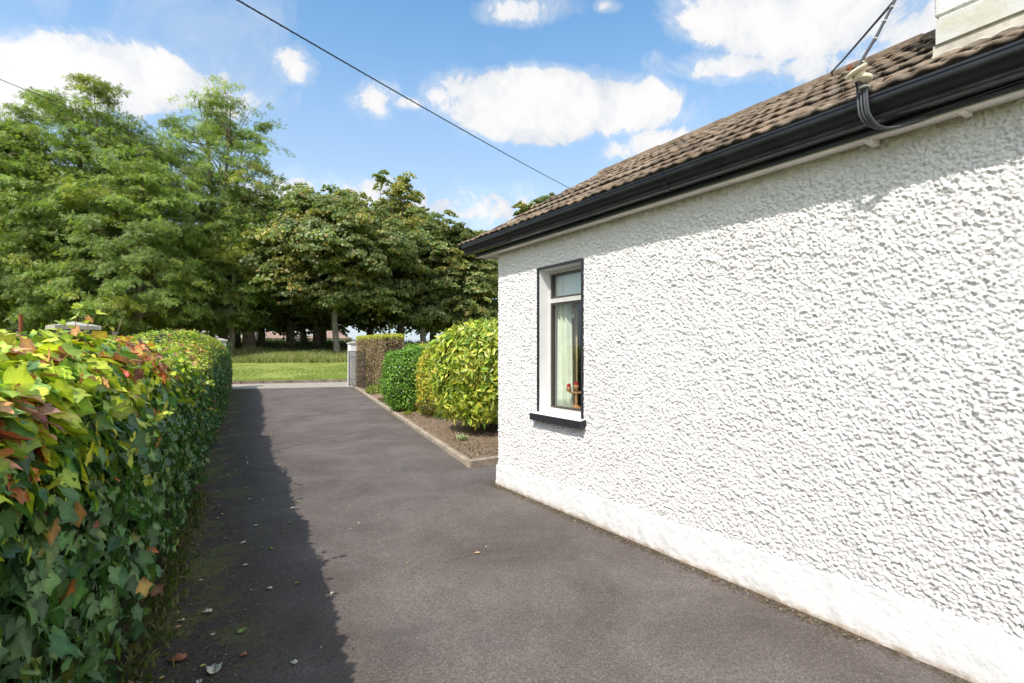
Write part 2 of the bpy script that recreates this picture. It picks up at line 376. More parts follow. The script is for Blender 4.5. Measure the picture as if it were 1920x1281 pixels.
# grass
t = mat('grass_ground', .95, .1)
g = t.ramp(t.noise(1.2, t.oc, 7, .7), [(.3, (.20, .255, .06)), (.5, (.27, .315, .08)), (.7, (.36, .36, .13))])
g = t.mix(t.rng(t.noise(14, t.oc, 5, .8), .45, .7, 0, .5), g, (.17, .25, .035)); t.l.new(g, t.b.inputs['Base Color']); bump(t, t.noise(25, t.oc, 6, .8), 1.0, .06); M['grass'] = t.m

# ------------------------------------------------------------------ ground, lane, terrain
L1 = Vector((1.80, 22.38, 0)); LD = Vector((.963, -.268, 0)); LN = Vector((.268, .963, 0))
def terr(wv):
    return np.interp(wv, [-999, 3.3, 3.46, 8, 12, 17, 30, 40, 65, 120, 900], [0.0, 0.0, .13, .45, .72, 1.08, 1.95, 2.35, 1.7, 1.2, 1.0])
def lanept(a, wv, z): p = L1 + LD * a + LN * wv; return (p.x, p.y, z)
def ray_w(px, wv):
    a = (px - 960) / FPX; D = Vector((a * cs + sn, -a * sn + cs, 0)); d = (wv + L1.dot(LN)) / D.dot(LN)
    return D * d, d
def z_at(py, d): return CH + (HOR - py) / FPX * d

def sheet(name, pts, z, mt, **kw):
    me = bpy.data.meshes.new(name); me.from_pydata([(p[0], p[1], z) for p in pts], [], [tuple(range(len(pts)))]); me.update()
    return link(name, me, mt, **kw)
sheet('ground', [(-900, -900), (900, -900)] + [lanept(900, 3.3, 0)[:2], lanept(-900, 3.3, 0)[:2]], -.03, M['grass'], kind='structure')
# bank beyond the lane, rising under the trees
na, nw = 260, 150
av = np.sinh(np.linspace(-5.2, 5.2, na)) * 8; wv = 3.46 + (np.expm1(np.linspace(0, 5.4, nw))) * 3.2
A, Wg = np.meshgrid(av, wv); Zg = terr(Wg) + .035 * sinnoise(np.stack([A.ravel(), Wg.ravel(), A.ravel() * 0], 1), .7, 5).reshape(A.shape) * np.clip((Wg - 3.6), 0, 1)
V = np.stack([L1.x + LD.x * A + LN.x * Wg, L1.y + LD.y * A + LN.y * Wg, Zg], -1).reshape(-1, 3)
idx = np.arange(na * nw).reshape(nw, na); F = np.stack([idx[:-1, :-1], idx[:-1, 1:], idx[1:, 1:], idx[1:, :-1]], -1).reshape(-1, 4)
link('grass_bank', npmesh('grass_bank', V, F, smooth=True), M['grass'], kind='structure')
sheet('lane', [lanept(-200, 0, 0)[:2], lanept(200, 0, 0)[:2], lanept(200, 3.3, 0)[:2], lanept(-200, 3.3, 0)[:2]], .004, M['lane'], kind='structure')
hedge_x = lambda y: -.45 + .1 * y
drive = [(-1.2, -6), (8.0, -6), (8.0, 6.0), (3.35, 6.0), (6.05, 20.9), lanept(4.3, .0, 0)[:2], lanept(-.4, .0, 0)[:2], (.9, 20.0), (-.6, 4)]
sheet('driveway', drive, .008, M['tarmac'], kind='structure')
mb = MB()     # lane kerb
rk = np.random.RandomState(3); a = -60.0
while a < 60:
    ln = .9 + rk.rand() * .1; z1 = .115 + rk.rand() * .02; o = rk.rand() * .02
    q = [lanept(a + .01, 3.30 - o, 0), lanept(a + ln - .01, 3.30 - o, 0), lanept(a + ln - .01, 3.47, 0), lanept(a + .01, 3.47, 0)]
    mb.raw([(p[0], p[1], -.05) for p in q] + [(p[0], p[1], z1) for p in q], [(3, 2, 1, 0), (4, 5, 6, 7), (0, 1, 5, 4), (1, 2, 6, 5), (2, 3, 7, 6), (3, 0, 4, 7)]); a += ln
mb.build('lane_kerb', M['stone_kerb'], kind='structure')
# planted bed with a kerb round it
B0, B1 = Vector((3.13, 5.80, 0)), Vector((6.03, 21.0, 0))
ny_, nx_ = 160, 60
yy = np.linspace(5.82, 20.9, ny_); rr = np.linspace(0, 1, nx_) ** 1.3
YY, RR = np.meshgrid(yy, rr, indexing='ij'); X0 = B0.x + .05 + (YY - 5.8) * (B1.x - B0.x) / (B1.y - B0.y); XX = X0 + RR * (15 - X0)
P = np.stack([XX.ravel(), YY.ravel(), XX.ravel() * 0], 1)
ZZ = .055 + .05 * np.clip((RR.ravel() - 0) * 8, 0, 1) + .022 * sinnoise(P, 5, 9) + .012 * sinnoise(P, 18, 10)
P[:, 2] = ZZ; idx = np.arange(ny_ * nx_).reshape(ny_, nx_)
link('flower_bed_soil', npmesh('flower_bed_soil', P, np.stack([idx[:-1, :-1], idx[:-1, 1:], idx[1:, 1:], idx[1:, :-1]], -1).reshape(-1, 4), smooth=True), M['soil'], kind='structure')
ek = empty('bed_kerb', (B0.x, B0.y, 0), label='low weathered concrete edging kerb round the flower bed by the driveway', cat='kerb')
def kerbrun(p, q, wd, hgt, seg):
    p, q = Vector(p), Vector(q); n = max(1, int((q - p).length / seg)); t_ = (q - p).normalized(); nr = Vector((-t_.y, t_.x, 0)); mb = MB(); rk = np.random.RandomState(8)
    for i in range(n):
        a0 = p + (q - p) * (i / n) + t_ * .004; a1 = p + (q - p) * ((i + 1) / n) - t_ * .004; k = (rk.rand(3) - .5) * .012
        prof = [(0, -.05), (0, hgt - .012 + k[0]), (-.012, hgt + k[0]), (-wd + .012, hgt + k[0]), (-wd, hgt - .012 + k[0]), (-wd, -.05)]
        vs = [a0 + nr * (x + k[1]) + Vector((0, 0, z)) for x, z in prof] + [a1 + nr * (x + k[1]) + Vector((0, 0, z)) for x, z in prof]
        m6 = 6; mb.raw(vs, [(j, (j + 1) % m6, m6 + (j + 1) % m6, m6 + j) for j in range(m6)] + [tuple(range(5, -1, -1)), tuple(range(6, 12))])
    return mb
kerbrun(B0, B1, .075, .075, .9).build('long_edging', M['kerb'], ek)
kerbrun((6.5, 5.77, 0), (B0.x - .02, 5.72, 0), .085, .10, .9).build('short_edging', M['kerb'], ek)

# ------------------------------------------------------------------ cottage
WX, CY, YB = 3.02, 4.88, -3.2            # wall plane, front corner, back end
XR, ZR = 5.08, 4.0                        # ridge
XB = 2 * XR - WX
WY0, WY1, WZ0, WZ1 = 3.46, 4.10, .90, 2.29
cot = empty('cottage', (WX, CY, 0), label='white roughcast cottage with brown tiled roof and black gutter beside the driveway', cat='house')
def wallgrid():
    st = .0055; ny = int((CY - 0.3) / st); nz = int((2.62 - .2) / st)
    ys = np.linspace(.3, CY, ny + 1); zs = np.linspace(.2, 2.62, nz + 1)
    h, w_ = nz + 1, ny + 1
    a = fftnoise(h, w_, 1.5, 7.0, 1); b = fftnoise(h, w_, .9, 3.0, 2); c = fftnoise(h, w_, 4, 20, 3)
    rp = np.random.RandomState(4); peb = np.zeros((h, w_)); npb = int(h * w_ * st * st / 11.0 * 48000)
    py_ = rp.rand(npb) * h; px_ = rp.rand(npb) * w_; ra_ = rp.uniform(.0052, .0150, npb) / st; rb_ = ra_ * rp.uniform(.45, .95, npb); th_ = rp.rand(npb) * 3.14; hh_ = rp.uniform(.35, 1.0, npb) * (.6 + .4 * ra_ * st / .02)
    for i in range(npb):
        R__ = int(ra_[i]) + 2; i0, i1 = max(0, int(py_[i]) - R__), min(h, int(py_[i]) + R__ + 1); j0, j1 = max(0, int(px_[i]) - R__), min(w_, int(px_[i]) + R__ + 1)
        dy = np.arange(i0, i1)[:, None] - py_[i]; dx = np.arange(j0, j1)[None, :] - px_[i]; ct, st_ = math.cos(th_[i]), math.sin(th_[i])
        q = ((dx * ct + dy * st_) / ra_[i]) ** 2 + ((dy * ct - dx * st_) / rb_[i]) ** 2
        peb[i0:i1, j0:j1] = np.maximum(peb[i0:i1, j0:j1], hh_[i] * np.sqrt(np.clip(1 - q, 0, 1)))
    k = a + .45 * b + .4 * c
    s = 1 / (1 + np.exp(-2.8 * (k + .62)))                     # flat-topped thrown lumps with steep edges
    disp = (.0115 * peb + .0045 * s) * (1 + .16 * np.clip(fftnoise(h, w_, 25, 90, 6), -2, 2)) + .0015 * a + .0022 * c + .0010 * b
    edge = np.clip((ys[None, :] - .3) / .05, 0, 1) ; disp = disp * edge
    disp -= .006 * np.clip((ys[None, :] - (CY - .02)) / .02, 0, 1)
    dw = np.maximum(np.maximum(WY0 - ys[None, :], ys[None, :] - WY1), np.maximum(WZ0 - .05 - zs[:, None], zs[:, None] - WZ1)); disp = np.where(dw < .034, np.minimum(disp, .010), disp)
    YY, ZZ = np.meshgrid(ys, zs); XX = WX - disp
    V = np.stack([XX, YY, ZZ], -1).reshape(-1, 3); idx = np.arange(h * w_).reshape(h, w_)
    cyc = (ys[:-1] + ys[1:]) / 2; czc = (zs[:-1] + zs[1:]) / 2
    hole = (cyc[None, :] > WY0 - .004) & (cyc[None, :] < WY1 + .004) & (czc[:, None] > WZ0 - .03) & (czc[:, None] < WZ1 + .004)
    F = np.stack([idx[:-1, :-1], idx[1:, :-1], idx[1:, 1:], idx[:-1, 1:]], -1)[~hole].reshape(-1, 4)
    return npmesh('wall', V, F, smooth=True)
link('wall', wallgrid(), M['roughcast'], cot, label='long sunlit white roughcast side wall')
# the rest of the shell: side wall behind the viewer, gable, back
mb = MB()
mb.raw([(WX, YB, 0), (WX, .3, 0), (WX, .3, 2.62), (WX, YB, 2.62)], [(0, 1, 2, 3)])
for y in (CY, YB):
    mb.raw([(WX, y, 0), (XB, y, 0), (XB, y, 2.62), (XR, y, ZR - .16), (WX, y, 2.62)], [(0, 1, 2, 3, 4)])
mb.raw([(XB, YB, 0), (XB, CY, 0), (XB, CY, 2.62), (XB, YB, 2.62)], [(0, 1, 2, 3)])
mb.build('gable_wall', M['roughcast'], cot)
# interior behind the window, open to the wall only at the opening
mb = MB(); rx0, rx1, ry0, ry1, rz0, rz1 = WX + .26, WX + 3.6, .6, CY - .25, .1, 2.5
mb.raw([(rx0, ry0, rz0), (rx1, ry0, rz0), (rx1, ry1, rz0), (rx0, ry1, rz0), (rx0, ry0, rz1), (rx1, ry0, rz1), (rx1, ry1, rz1), (rx0, ry1, rz1)],
       [(3, 2, 1, 0), (4, 5, 6, 7), (0, 1, 5, 4), (1, 2, 6, 5), (2, 3, 7, 6)])
for (y0, y1, z0, z1) in ((ry0, WY0, rz0, rz1), (WY1, ry1, rz0, rz1), (WY0, WY1, rz0, WZ0), (WY0, WY1, WZ1, rz1)):
    mb.raw([(rx0, y0, z0), (rx0, y1, z0), (rx0, y1, z1), (rx0, y0, z1)], [(0, 1, 2, 3)])
me = mb.build('room_lining', M['room'], cot)
# plinth
ny, nz = 700, 24; ys = np.linspace(-.6, CY + .012, ny); zs = np.linspace(-.01, 1, nz)
YY, TT = np.meshgrid(ys, zs); Pn = np.stack([YY.ravel(), TT.ravel() * .25, YY.ravel() * 0], 1)
topz = .262 - .010 * (YY - 2.5) + .010 * sinnoise(np.stack([ys, ys * 0, ys * 0], 1), 9, 4)[None, :]
ZZ = TT * topz
rough_ = .003 * sinnoise(Pn, 14, 7).reshape(YY.shape) + .0025 * sinnoise(Pn, 50, 8).reshape(YY.shape)
XX = WX - (.020 + .012 * (1 - TT)) - rough_; XX[-1, :] = WX + .01; ZZ[-1, :] = ZZ[-2, :] + .004
idx = np.arange(ny * nz).reshape(nz, ny)
V = np.stack([XX, YY, ZZ], -1).reshape(-1, 3); F = np.stack([idx[:-1, :-1], idx[1:, :-1], idx[1:, 1:], idx[:-1, 1:]], -1).reshape(-1, 4)
link('plinth', npmesh('plinth', V, F, smooth=True), M['plinth'], cot)
MB().box(WX + .002, XB, CY + .001, CY + .02, -.01, .24).build('front_plinth', M['plinth'], cot)

# window
win = empty('window', (0, 0, 0)); win.parent = cot; win.location = Vector((WX, 3.78, .9)) - cot.location
def wpart(mb, name, mt, **kw):
    me = mb.build(name, mt, None, **kw); me.parent = win; me.location = -Vector((WX, 3.78, .9)); return me
FX = WX + .115          # outer face of the frame
mb = MB(); rvx = FX + .06
mb.box(WX - .004, rvx, WY1, WY1 + .05, WZ0 - .02, WZ1 + .05).box(WX - .004, rvx, WY0 - .05, WY0, WZ0 - .02, WZ1 + .05).box(WX - .0035, rvx, WY0 + .0005, WY1 - .0005, WZ1, WZ1 + .05)
mb.box(rvx, rx0 + .002, WY1 + .001, WY1 + .03, WZ0, WZ1).box(rvx, rx0 + .002, WY0 - .03, WY0 - .001, WZ0, WZ1)
wpart(mb, 'reveal', M['smooth_white'])
mb = MB(); bx0, bx1, bw = WX - .0195, WX - .0045, .024
mb.box(bx0, bx1, WY1, WY1 + bw, WZ0 - .03, WZ1 + .002).box(bx0, bx1, WY0 - bw, WY0, WZ0 - .03, WZ1 + .002).box(bx0 - .001, bx1, WY0 - bw - .001, WY1 + bw + .001, WZ1 + .0025, WZ1 + .0025 + bw)
wpart(mb, 'black_surround', M['black_paint'])
ZT = 1.99
def ring(mb, x0, x1, y0, y1, z0, z1, t0, t1=None, b0=None):
    t1 = t1 or t0; b0 = b0 or t1
    mb.box(x0, x1, y0, y0 + t0, z0, z1).box(x0, x1, y1 - t0, y1, z0, z1).box(x0 + .0006, x1 - .0006, y0 + t0, y1 - t0, z1 - t1, z1 - .0006).box(x0 + .0006, x1 - .0006, y0 + t0, y1 - t0, z0 + .0006, z0 + b0)
    return mb
mb = ring(MB(), FX, FX + .055, WY0 + .001, WY1 - .001, WZ0 - .01, WZ1 - .001, .024, .030, .040)
mb.box(FX - .006, FX + .055, WY0 + .029, WY1 - .029, ZT - .021, ZT + .021)
wpart(mb, 'frame', M['frame_white'])
fy0, fy1 = WY0 + .026, WY1 - .026
def sash(z0, z1, nm, bl):
    s = wpart(ring(MB(), FX + .004, FX + .045, fy0, fy1, z0, z1, .018), nm, M['sash'])
    g = MB().raw([(FX + .024, fy0 + .017, z0 + .017), (FX + .024, fy1 - .017, z0 + .017), (FX + .024, fy1 - .017, z1 - .017), (FX + .024, fy0 + .017, z1 - .017)], [(0, 3, 2, 1)]).build('pane', M['glass'], None); g.parent = s
    return s
sash(WZ0 + .033, ZT - .023, 'casement_sash', 0); sash(ZT + .023, WZ1 - .033, 'top_light_sash', 0)
mb = MB()
mb.raw([(WX - .075, WY0 - .055, .812), (WX - .075, WY1 + .07, .812), (WX - .075, WY1 + .07, .878), (WX - .075, WY0 - .055, .878),
        (WX + .0, WY0 - .055, .812), (WX + .0, WY1 + .07, .812), (WX + .0, WY1 + .07, .89), (WX + .0, WY0 - .055, .89)],
       [(0, 1, 2, 3), (0, 4, 5, 1), (0, 3, 7, 4), (1, 5, 6, 2), (4, 7, 6, 5)])
sl_ = wpart(mb, 'sill', M['black_paint'])
mb = MB(); mb.raw([(WX - .073, WY0 - .053, .8785), (WX - .073, WY1 + .068, .8785), (WX - .001, WY1 + .068, .8905), (WX - .001, WY0 - .053, .8905),
                   (WX - .073, WY0 - .053, .882), (WX - .073, WY1 + .068, .882), (WX - .001, WY1 + .068, .894), (WX - .001, WY0 - .053, .894)],
                  [(0, 1, 5, 4), (4, 5, 6, 7), (1, 2, 6, 5), (0, 4, 7, 3)])
mb.raw([(WX - .001, WY0 + .001, .894), (WX - .001, WY1 - .001, .894), (FX + .002, WY1 - .001, .91), (FX + .002, WY0 + .001, .91)], [(0, 1, 2, 3)])
g = mb.build('sill_top', M['smooth_white'], None); g.parent = sl_
wpart(MB().box(rvx + .002, rx0 + .10, WY0 - .029, WY1 + .029, .90, .928), 'inner_sill', M['smooth_white'])
wpart(MB().box(FX + .062, FX + .064, fy0 - .01, fy1 + .01, ZT + .01, WZ1 - .005), 'roller_blind', M['blind'])

# fascia, soffit, gutter
FXf = 2.87; YE = 5.14
mb = MB().box(FXf, FXf + .02, YB, YE, 2.568, 2.74).box(FXf, FXf + .02, YB, 1.7, 2.5675, 2.568)
mb.raw([(FXf - .004, YB, 2.572), (FXf - .004, YE, 2.572), (FXf - .004, YE, 2.580), (FXf - .004, YB, 2.580), (FXf - .0002, YB, 2.568), (FXf - .0002, YE, 2.568), (FXf - .0002, YE, 2.584), (FXf - .0002, YB, 2.584)], [(0, 1, 2, 3), (0, 4, 5, 1), (3, 2, 6, 7)])
mb.build('fascia', M['gutter'], cot)
mb = MB().raw([(FXf + .021, YB, 2.558), (FXf + .021, YE - .002, 2.558), (WX + .05, YE - .002, 2.582), (WX + .05, YB, 2.582), (FXf + .021, YB, 2.575), (FXf + .021, YE - .002, 2.575), (WX + .05, YE - .002, 2.62), (WX + .05, YB, 2.62)],
               [(3, 2, 1, 0), (4, 5, 6, 7), (0, 1, 5, 4), (1, 2, 6, 5)])
mb.raw([(FXf + .001, YE + .001, 2.562), (XB + .15, YE + .001, 2.562), (XB + .15, YE + .001, 2.70), (FXf + .001, YE + .001, 2.70)], [(0, 1, 2, 3)])
mb.raw([(WX + .05, CY, 2.590), (XB, CY, 2.590), (XB, YE, 2.590), (WX + .05, YE, 2.590)], [(0, 1, 2, 3)])
mb.build('soffit', M['soffit'], cot)
mb = MB()
for yj in (1.165, .80): MB().box(FXf + .03, WX - .03, yj - .014, yj + .014, 2.545 + (.006 if yj < 1 else -.006), 2.58).build('soffit_strap', M['soffit'], cot)
prof = [(2.868, 2.600), (2.850, 2.594), (2.815, 2.594), (2.800, 2.600), (2.795, 2.612), (2.800, 2.622), (2.797, 2.632), (2.786, 2.640), (2.772, 2.652), (2.760, 2.668), (2.755, 2.684), (2.756, 2.696), (2.750, 2.699), (2.750, 2.710), (2.758, 2.713),
        (2.766, 2.708), (2.764, 2.690), (2.772, 2.668), (2.790, 2.648), (2.806, 2.636), (2.808, 2.610), (2.850, 2.604), (2.868, 2.612)]
mb = MB().extrude_y(prof, YB, 5.27)
mb.raw([(x, 5.2705, z) for x, z in prof[:15]] + [(2.868, 5.2705, 2.712)], [tuple(range(16))])
gt = mb.build('gutter', M['gutter'], cot, smooth=True)
mb = MB()
for yj in (.15, 2.35, 4.35):
    pr = [(2.752 + (x - 2.752) * 1.0 - .003, z - .003) for x, z in prof[:15]] + [(2.765, 2.716), (2.80, 2.60)]
    g = MB().extrude_y([(x, z) for x, z in pr[:15]] + [(2.862, 2.716)], yj - .02, yj + .02).build('gutter_clip', M['gutter'], None); g.parent = gt

# roof tiles: corrugated courses with a real step at each tail
def roofside(sgn):
    VS, FS, CS = [], [], []; base = 0
    x_e, z_e = 2.785, 2.722; x_r, z_r = XR, ZR
    y0, y1 = YB - .1, 5.36
    L = math.hypot(x_r - x_e, z_r - z_e); tx, tz = (x_r - x_e) / L, (z_r - z_e) / L; nx__, nz__ = -tz, tx
    nc = 9; g = L / nc; ys = np.arange(y0, y1 + .001, .0093)
    for c in range(nc):
        s0 = c * g - (.0 if c else .03); s1 = (c + 1) * g + .02
        off = (c % 2) * .0
        ph = (ys / .112)
        prof = .0065 * np.clip(np.cos(2 * np.pi * ph) + .35, -.25, 1.35)                       # roll, flat pan
        ti = np.floor(ys / .224 + .02).astype(int); r = np.random.RandomState(100 + c); tab = r.rand(200, 5)
        jit = (tab[ti % 200, 0] - .5) * .010; wob = (tab[ti % 200, 1] - .5) * .012; low = (tab[ti % 200, 2] - .5) * .006
        jr = .0035 * sinnoise(np.stack([ys, ys * 0 + c, ys * 0], 1), 40, c)
        colr = (.62 + .62 * tab[ti % 200, 3]); warm = 1 + .12 * (tab[ti % 200, 4] - .5)
        rows = [(s0 + .014, -.036), (s0 + .003, -.008), (s0 + .012, .006), (s0 + g * .5, -.002), (s1, -.026)]
        sag = lambda s: -.035 * math.exp(-((s - .55) / .45) ** 2)
        for (s, hh) in rows:
            ss = s + wob * (1 if s < s0 + .05 else 0)
            hgt = .030 + hh + prof + jit + jr * (1 if s < s0 + .05 else .3) + low * (1 if s < s0 + .05 else 0) + sag(s)
            xx = x_e + ss * tx + hgt * nx__; zz_ = z_e + ss * tz + hgt * nz__
            if sgn < 0: xx = 2 * XR - xx
            VS.append(np.stack([xx, ys, zz_], -1))
            dk = .16 if hh < -.0055 and s < s0 + .05 else 1.0      # tile tails darkened for algae and to paint the shadow line under each course
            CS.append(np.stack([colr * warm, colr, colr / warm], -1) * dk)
        n = len(ys); idx = base + np.arange(5 * n).reshape(5, n)
        FS.append(np.stack([idx[:-1, :-1], idx[1:, :-1], idx[1:, 1:], idx[:-1, 1:]], -1).reshape(-1, 4)); base += 5 * n
    return np.concatenate(VS), np.concatenate(FS), np.concatenate(CS)
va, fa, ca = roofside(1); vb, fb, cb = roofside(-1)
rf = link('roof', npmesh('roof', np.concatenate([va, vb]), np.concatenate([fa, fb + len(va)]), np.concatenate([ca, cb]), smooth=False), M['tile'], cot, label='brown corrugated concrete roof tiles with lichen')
V_, F_, C_ = [], [], []; y = YB - .1; rk = np.random.RandomState(5)
while y < 5.30:
    ln = min(.45, 5.37 - y); k = len(V_); dz = (rk.rand() - .5) * .012; n = 11
    for yy_, rad in ((y - .015, .125), (y + ln, .118)):
        for i in range(n):
            a_ = math.pi * (i / (n - 1)); V_.append((XR - math.cos(a_) * rad * 1.05, yy_, ZR - .035 + math.sin(a_) * rad * .78 + dz))
            C_.append([.75 + .3 * rk.rand() * 0 + dz * 10] * 3)
    for i in range(n): V_.append((XR - math.cos(math.pi * i / (n - 1)) * .10, y - .015, ZR - .035 + math.sin(math.pi * i / (n - 1)) * .075 + dz)); C_.append([.6] * 3)
    F_ += [(k + i, k + i + 1, k + n + i + 1, k + n + i) for i in range(n - 1)] + [(k + 2 * n + i, k + 2 * n + i + 1, k + i + 1, k + i) for i in range(n - 1)]
    y += .45
link('ridge_tiles', npmesh('ridge_tiles', np.array(V_), np.array(F_), np.array(C_), smooth=False), M['tile'], cot)
mb = MB()     # verge boards closing the gable end
for s in (1, -1):
    f = lambda x: x if s > 0 else 2 * XR - x
    mb.raw([(f(2.80), 5.30, 2.66), (f(XR), 5.30, 3.93), (f(XR), 5.30, 4.03), (f(2.80), 5.30, 2.74), (f(2.80), CY, 2.66), (f(XR), CY, 3.93), (f(XR), CY, 4.03), (f(2.80), CY, 2.74)],
           [(0, 1, 2, 3), (0, 4, 5, 1)])
mb.build('verge_board', M['gutter'], cot)
# chimney
chx, chy = 3.55, 1.085
ch = MB().box(chx + .004, chx + .95, chy - 1.0, chy - .004, 3.0, 3.36).box(chx - .008, chx + .96, chy - 1.01, chy + .012, 3.3605, 5.2, .006).build('chimney', M['chimney'], cot, label='white rendered chimney stack')
mb = MB().box(chx - .016, chx + .955, chy - 1.006, chy + .004, 3.20, 3.335)
g = mb.build('flashing', M['lead'], None); g.parent = ch
ns = 60; vs = []; r5 = np.random.RandomState(77)
for i in range(ns + 1):
    yy_ = chy + .02 - i / ns * 1.05; xo = .034 + .010 * math.sin(yy_ / .112 * 6.28) + (r5.rand() - .5) * .008
    for (dx_, zz_) in ((-.002, 3.20), (-.006, 3.150), (-xo, 3.115 - (xo - .05) * .4 + .008 * math.cos(yy_ / .112 * 6.28)), (-xo, 3.05)):
        vs.append((chx + dx_, yy_, zz_))
fs = [(4 * i + j, 4 * i + 4 + j, 4 * i + 5 + j, 4 * i + 1 + j) for i in range(ns) for j in range(3)]
g = MB().raw(vs, fs).build('lead_apron', M['cap'], None, smooth=True); g.parent = ch
g = MB().box(chx - .05, chx + 1.0, chy - 1.05, chy + .05, 5.2, 5.32, .01).build('chimney_cap', M['cap'], None); g.parent = ch

# cable bracket at the eaves
IC = px_pt(1607, 137, 2.42)
br = MB().tube([(FXf - .0, 1.14, 2.62), (2.79, 1.14, 2.69), (2.76, IC.y, 2.74), (IC.x, IC.y, IC.z - .02)], .007, 8).tube([IC - Vector((0, 0, .03)), IC + Vector((0.005, 0, .03))], .006).build('cable_bracket', M['steel'], cot)
ax = Vector((-.45, .35, 1)).normalized()
g = MB().lathe([(.012, -.034), (.026, -.030), (.030, -.015), (.022, -.006), (.046, .002), (.050, .009), (.046, .015), (.02, .020), (.008, .022)], IC, ax, 22).lathe([(.012, -.030), (.030, -.026), (.033, -.018), (.03, -.010), (.010, -.006)], IC + Vector((.03, -.025, -.012)), Vector((.3, -.1, 1)), 18).build('insulator', M['porcelain'], None, smooth=True); g.parent = br
g = MB().lathe([(.010, 0), (.013, .004), (.013, .013), (.007, .016)], IC + ax * .019 + Vector((-.018, .012, 0)), ax, 6).build('rusty_bolt', M['rust'], None); g.parent = br

# ------------------------------------------------------------------ things in the window
def curtain(name, x, y0, y1, z0, z1, waves, mt, label, taper=0):
    n, m_ = 90, 14; V = []
    for j in range(m_ + 1):
        v = j / m_
        for i in range(n + 1):
            u_ = i / n; y = y0 + (y1 - y0) * (u_ * (1 - taper * v) + taper * v)
            V.append((x + .028 * math.sin(u_ * waves * 6.28 + .6 * math.sin(v * 2)) + .01 * math.sin(u_ * 31), y, z0 + (z1 - z0) * v))
    idx = np.arange((n + 1) * (m_ + 1)).reshape(m_ + 1, n + 1)
    o = link(name, npmesh(name, np.array(V), np.stack([idx[:-1, :-1], idx[1:, :-1], idx[1:, 1:], idx[:-1, 1:]], -1).reshape(-1, 4), smooth=True), mt)
    s = o.modifiers.new('thick', 'SOLIDIFY'); s.thickness = .003
    return tag(o, label, 'curtain')
curtain('curtain', FX + .12, 3.885, 4.095, .932, 2.28, 3, M['curtain'], 'pale green pleated curtain hanging at the left of the window', .25)
curtain('curtain', rx0 + .06, 3.93, 4.20, .70, 2.40, 3.5, M['curtain2'], 'beige curtain hanging just behind the pale green one')
cd = px_pt(1080.5, 763, 1); cdir = px_dir(1080.5, 763); dd = (3.245) / cdir.x; cp = Vector((3.245, cdir.y * dd, .930))
can = empty('candelabra', cp, label='turned wooden candelabra with three red candles on the inner window sill', cat='candle holder')
MB().lathe([(.052, 0), (.054, .012), (.040, .024), (.024, .036), (.012, .048), (.017, .060), (.010, .075), (.016, .10), (.013, .13), (.010, .142), (.018, .150), (.010, .158), (.012, .172), (.02, .178)], cp, n=24).build('stem', M['wood'], can, smooth=True)
arm = MB()
vdir = Vector((cs, -sn, 0))
arm.tube([cp + vdir * (-.075) + Vector((0, 0, .178)), cp + vdir * (-.045) + Vector((0, 0, .160)), cp + Vector((0, 0, .158)), cp + vdir * .045 + Vector((0, 0, .160)), cp + vdir * .075 + Vector((0, 0, .178))], .011, 10)
arm.build('arms', M['wood'], can, smooth=True)
for k, (o_, zc) in enumerate(((-.072, .180), (0, .200), (.072, .180))):
    c_ = cp + vdir * o_ + Vector((0, 0, zc))
    MB().lathe([(.012, -.012), (.024, 0), (.026, .02), (.022, .032), (.02, .034)], c_, n=16).build('cup', M['wood'], can, smooth=True)
    MB().lathe([(.0185, .033), (.019, .062), (.012, .066), (.003, .066)], c_, n=14).build('candle', M['candle'], can, smooth=True)
cdir = px_dir(1075, 560); dd = 3.26 / cdir.x; pc = Vector((0, 0, CH)) + cdir * dd
pull = MB().tube([(pc.x, pc.y, 2.28), (pc.x, pc.y, 1.86)], .0018, 6).lathe([(.003, 0), (.010, -.01), (.013, -.028), (.009, -.040), (.004, -.042)][::-1], (pc.x, pc.y, 1.86), n=12).build('blind_cord', M['porcelain'], smooth=True)
tag(pull, 'thin blind cord with a cream acorn end hanging behind the glass', 'cord')

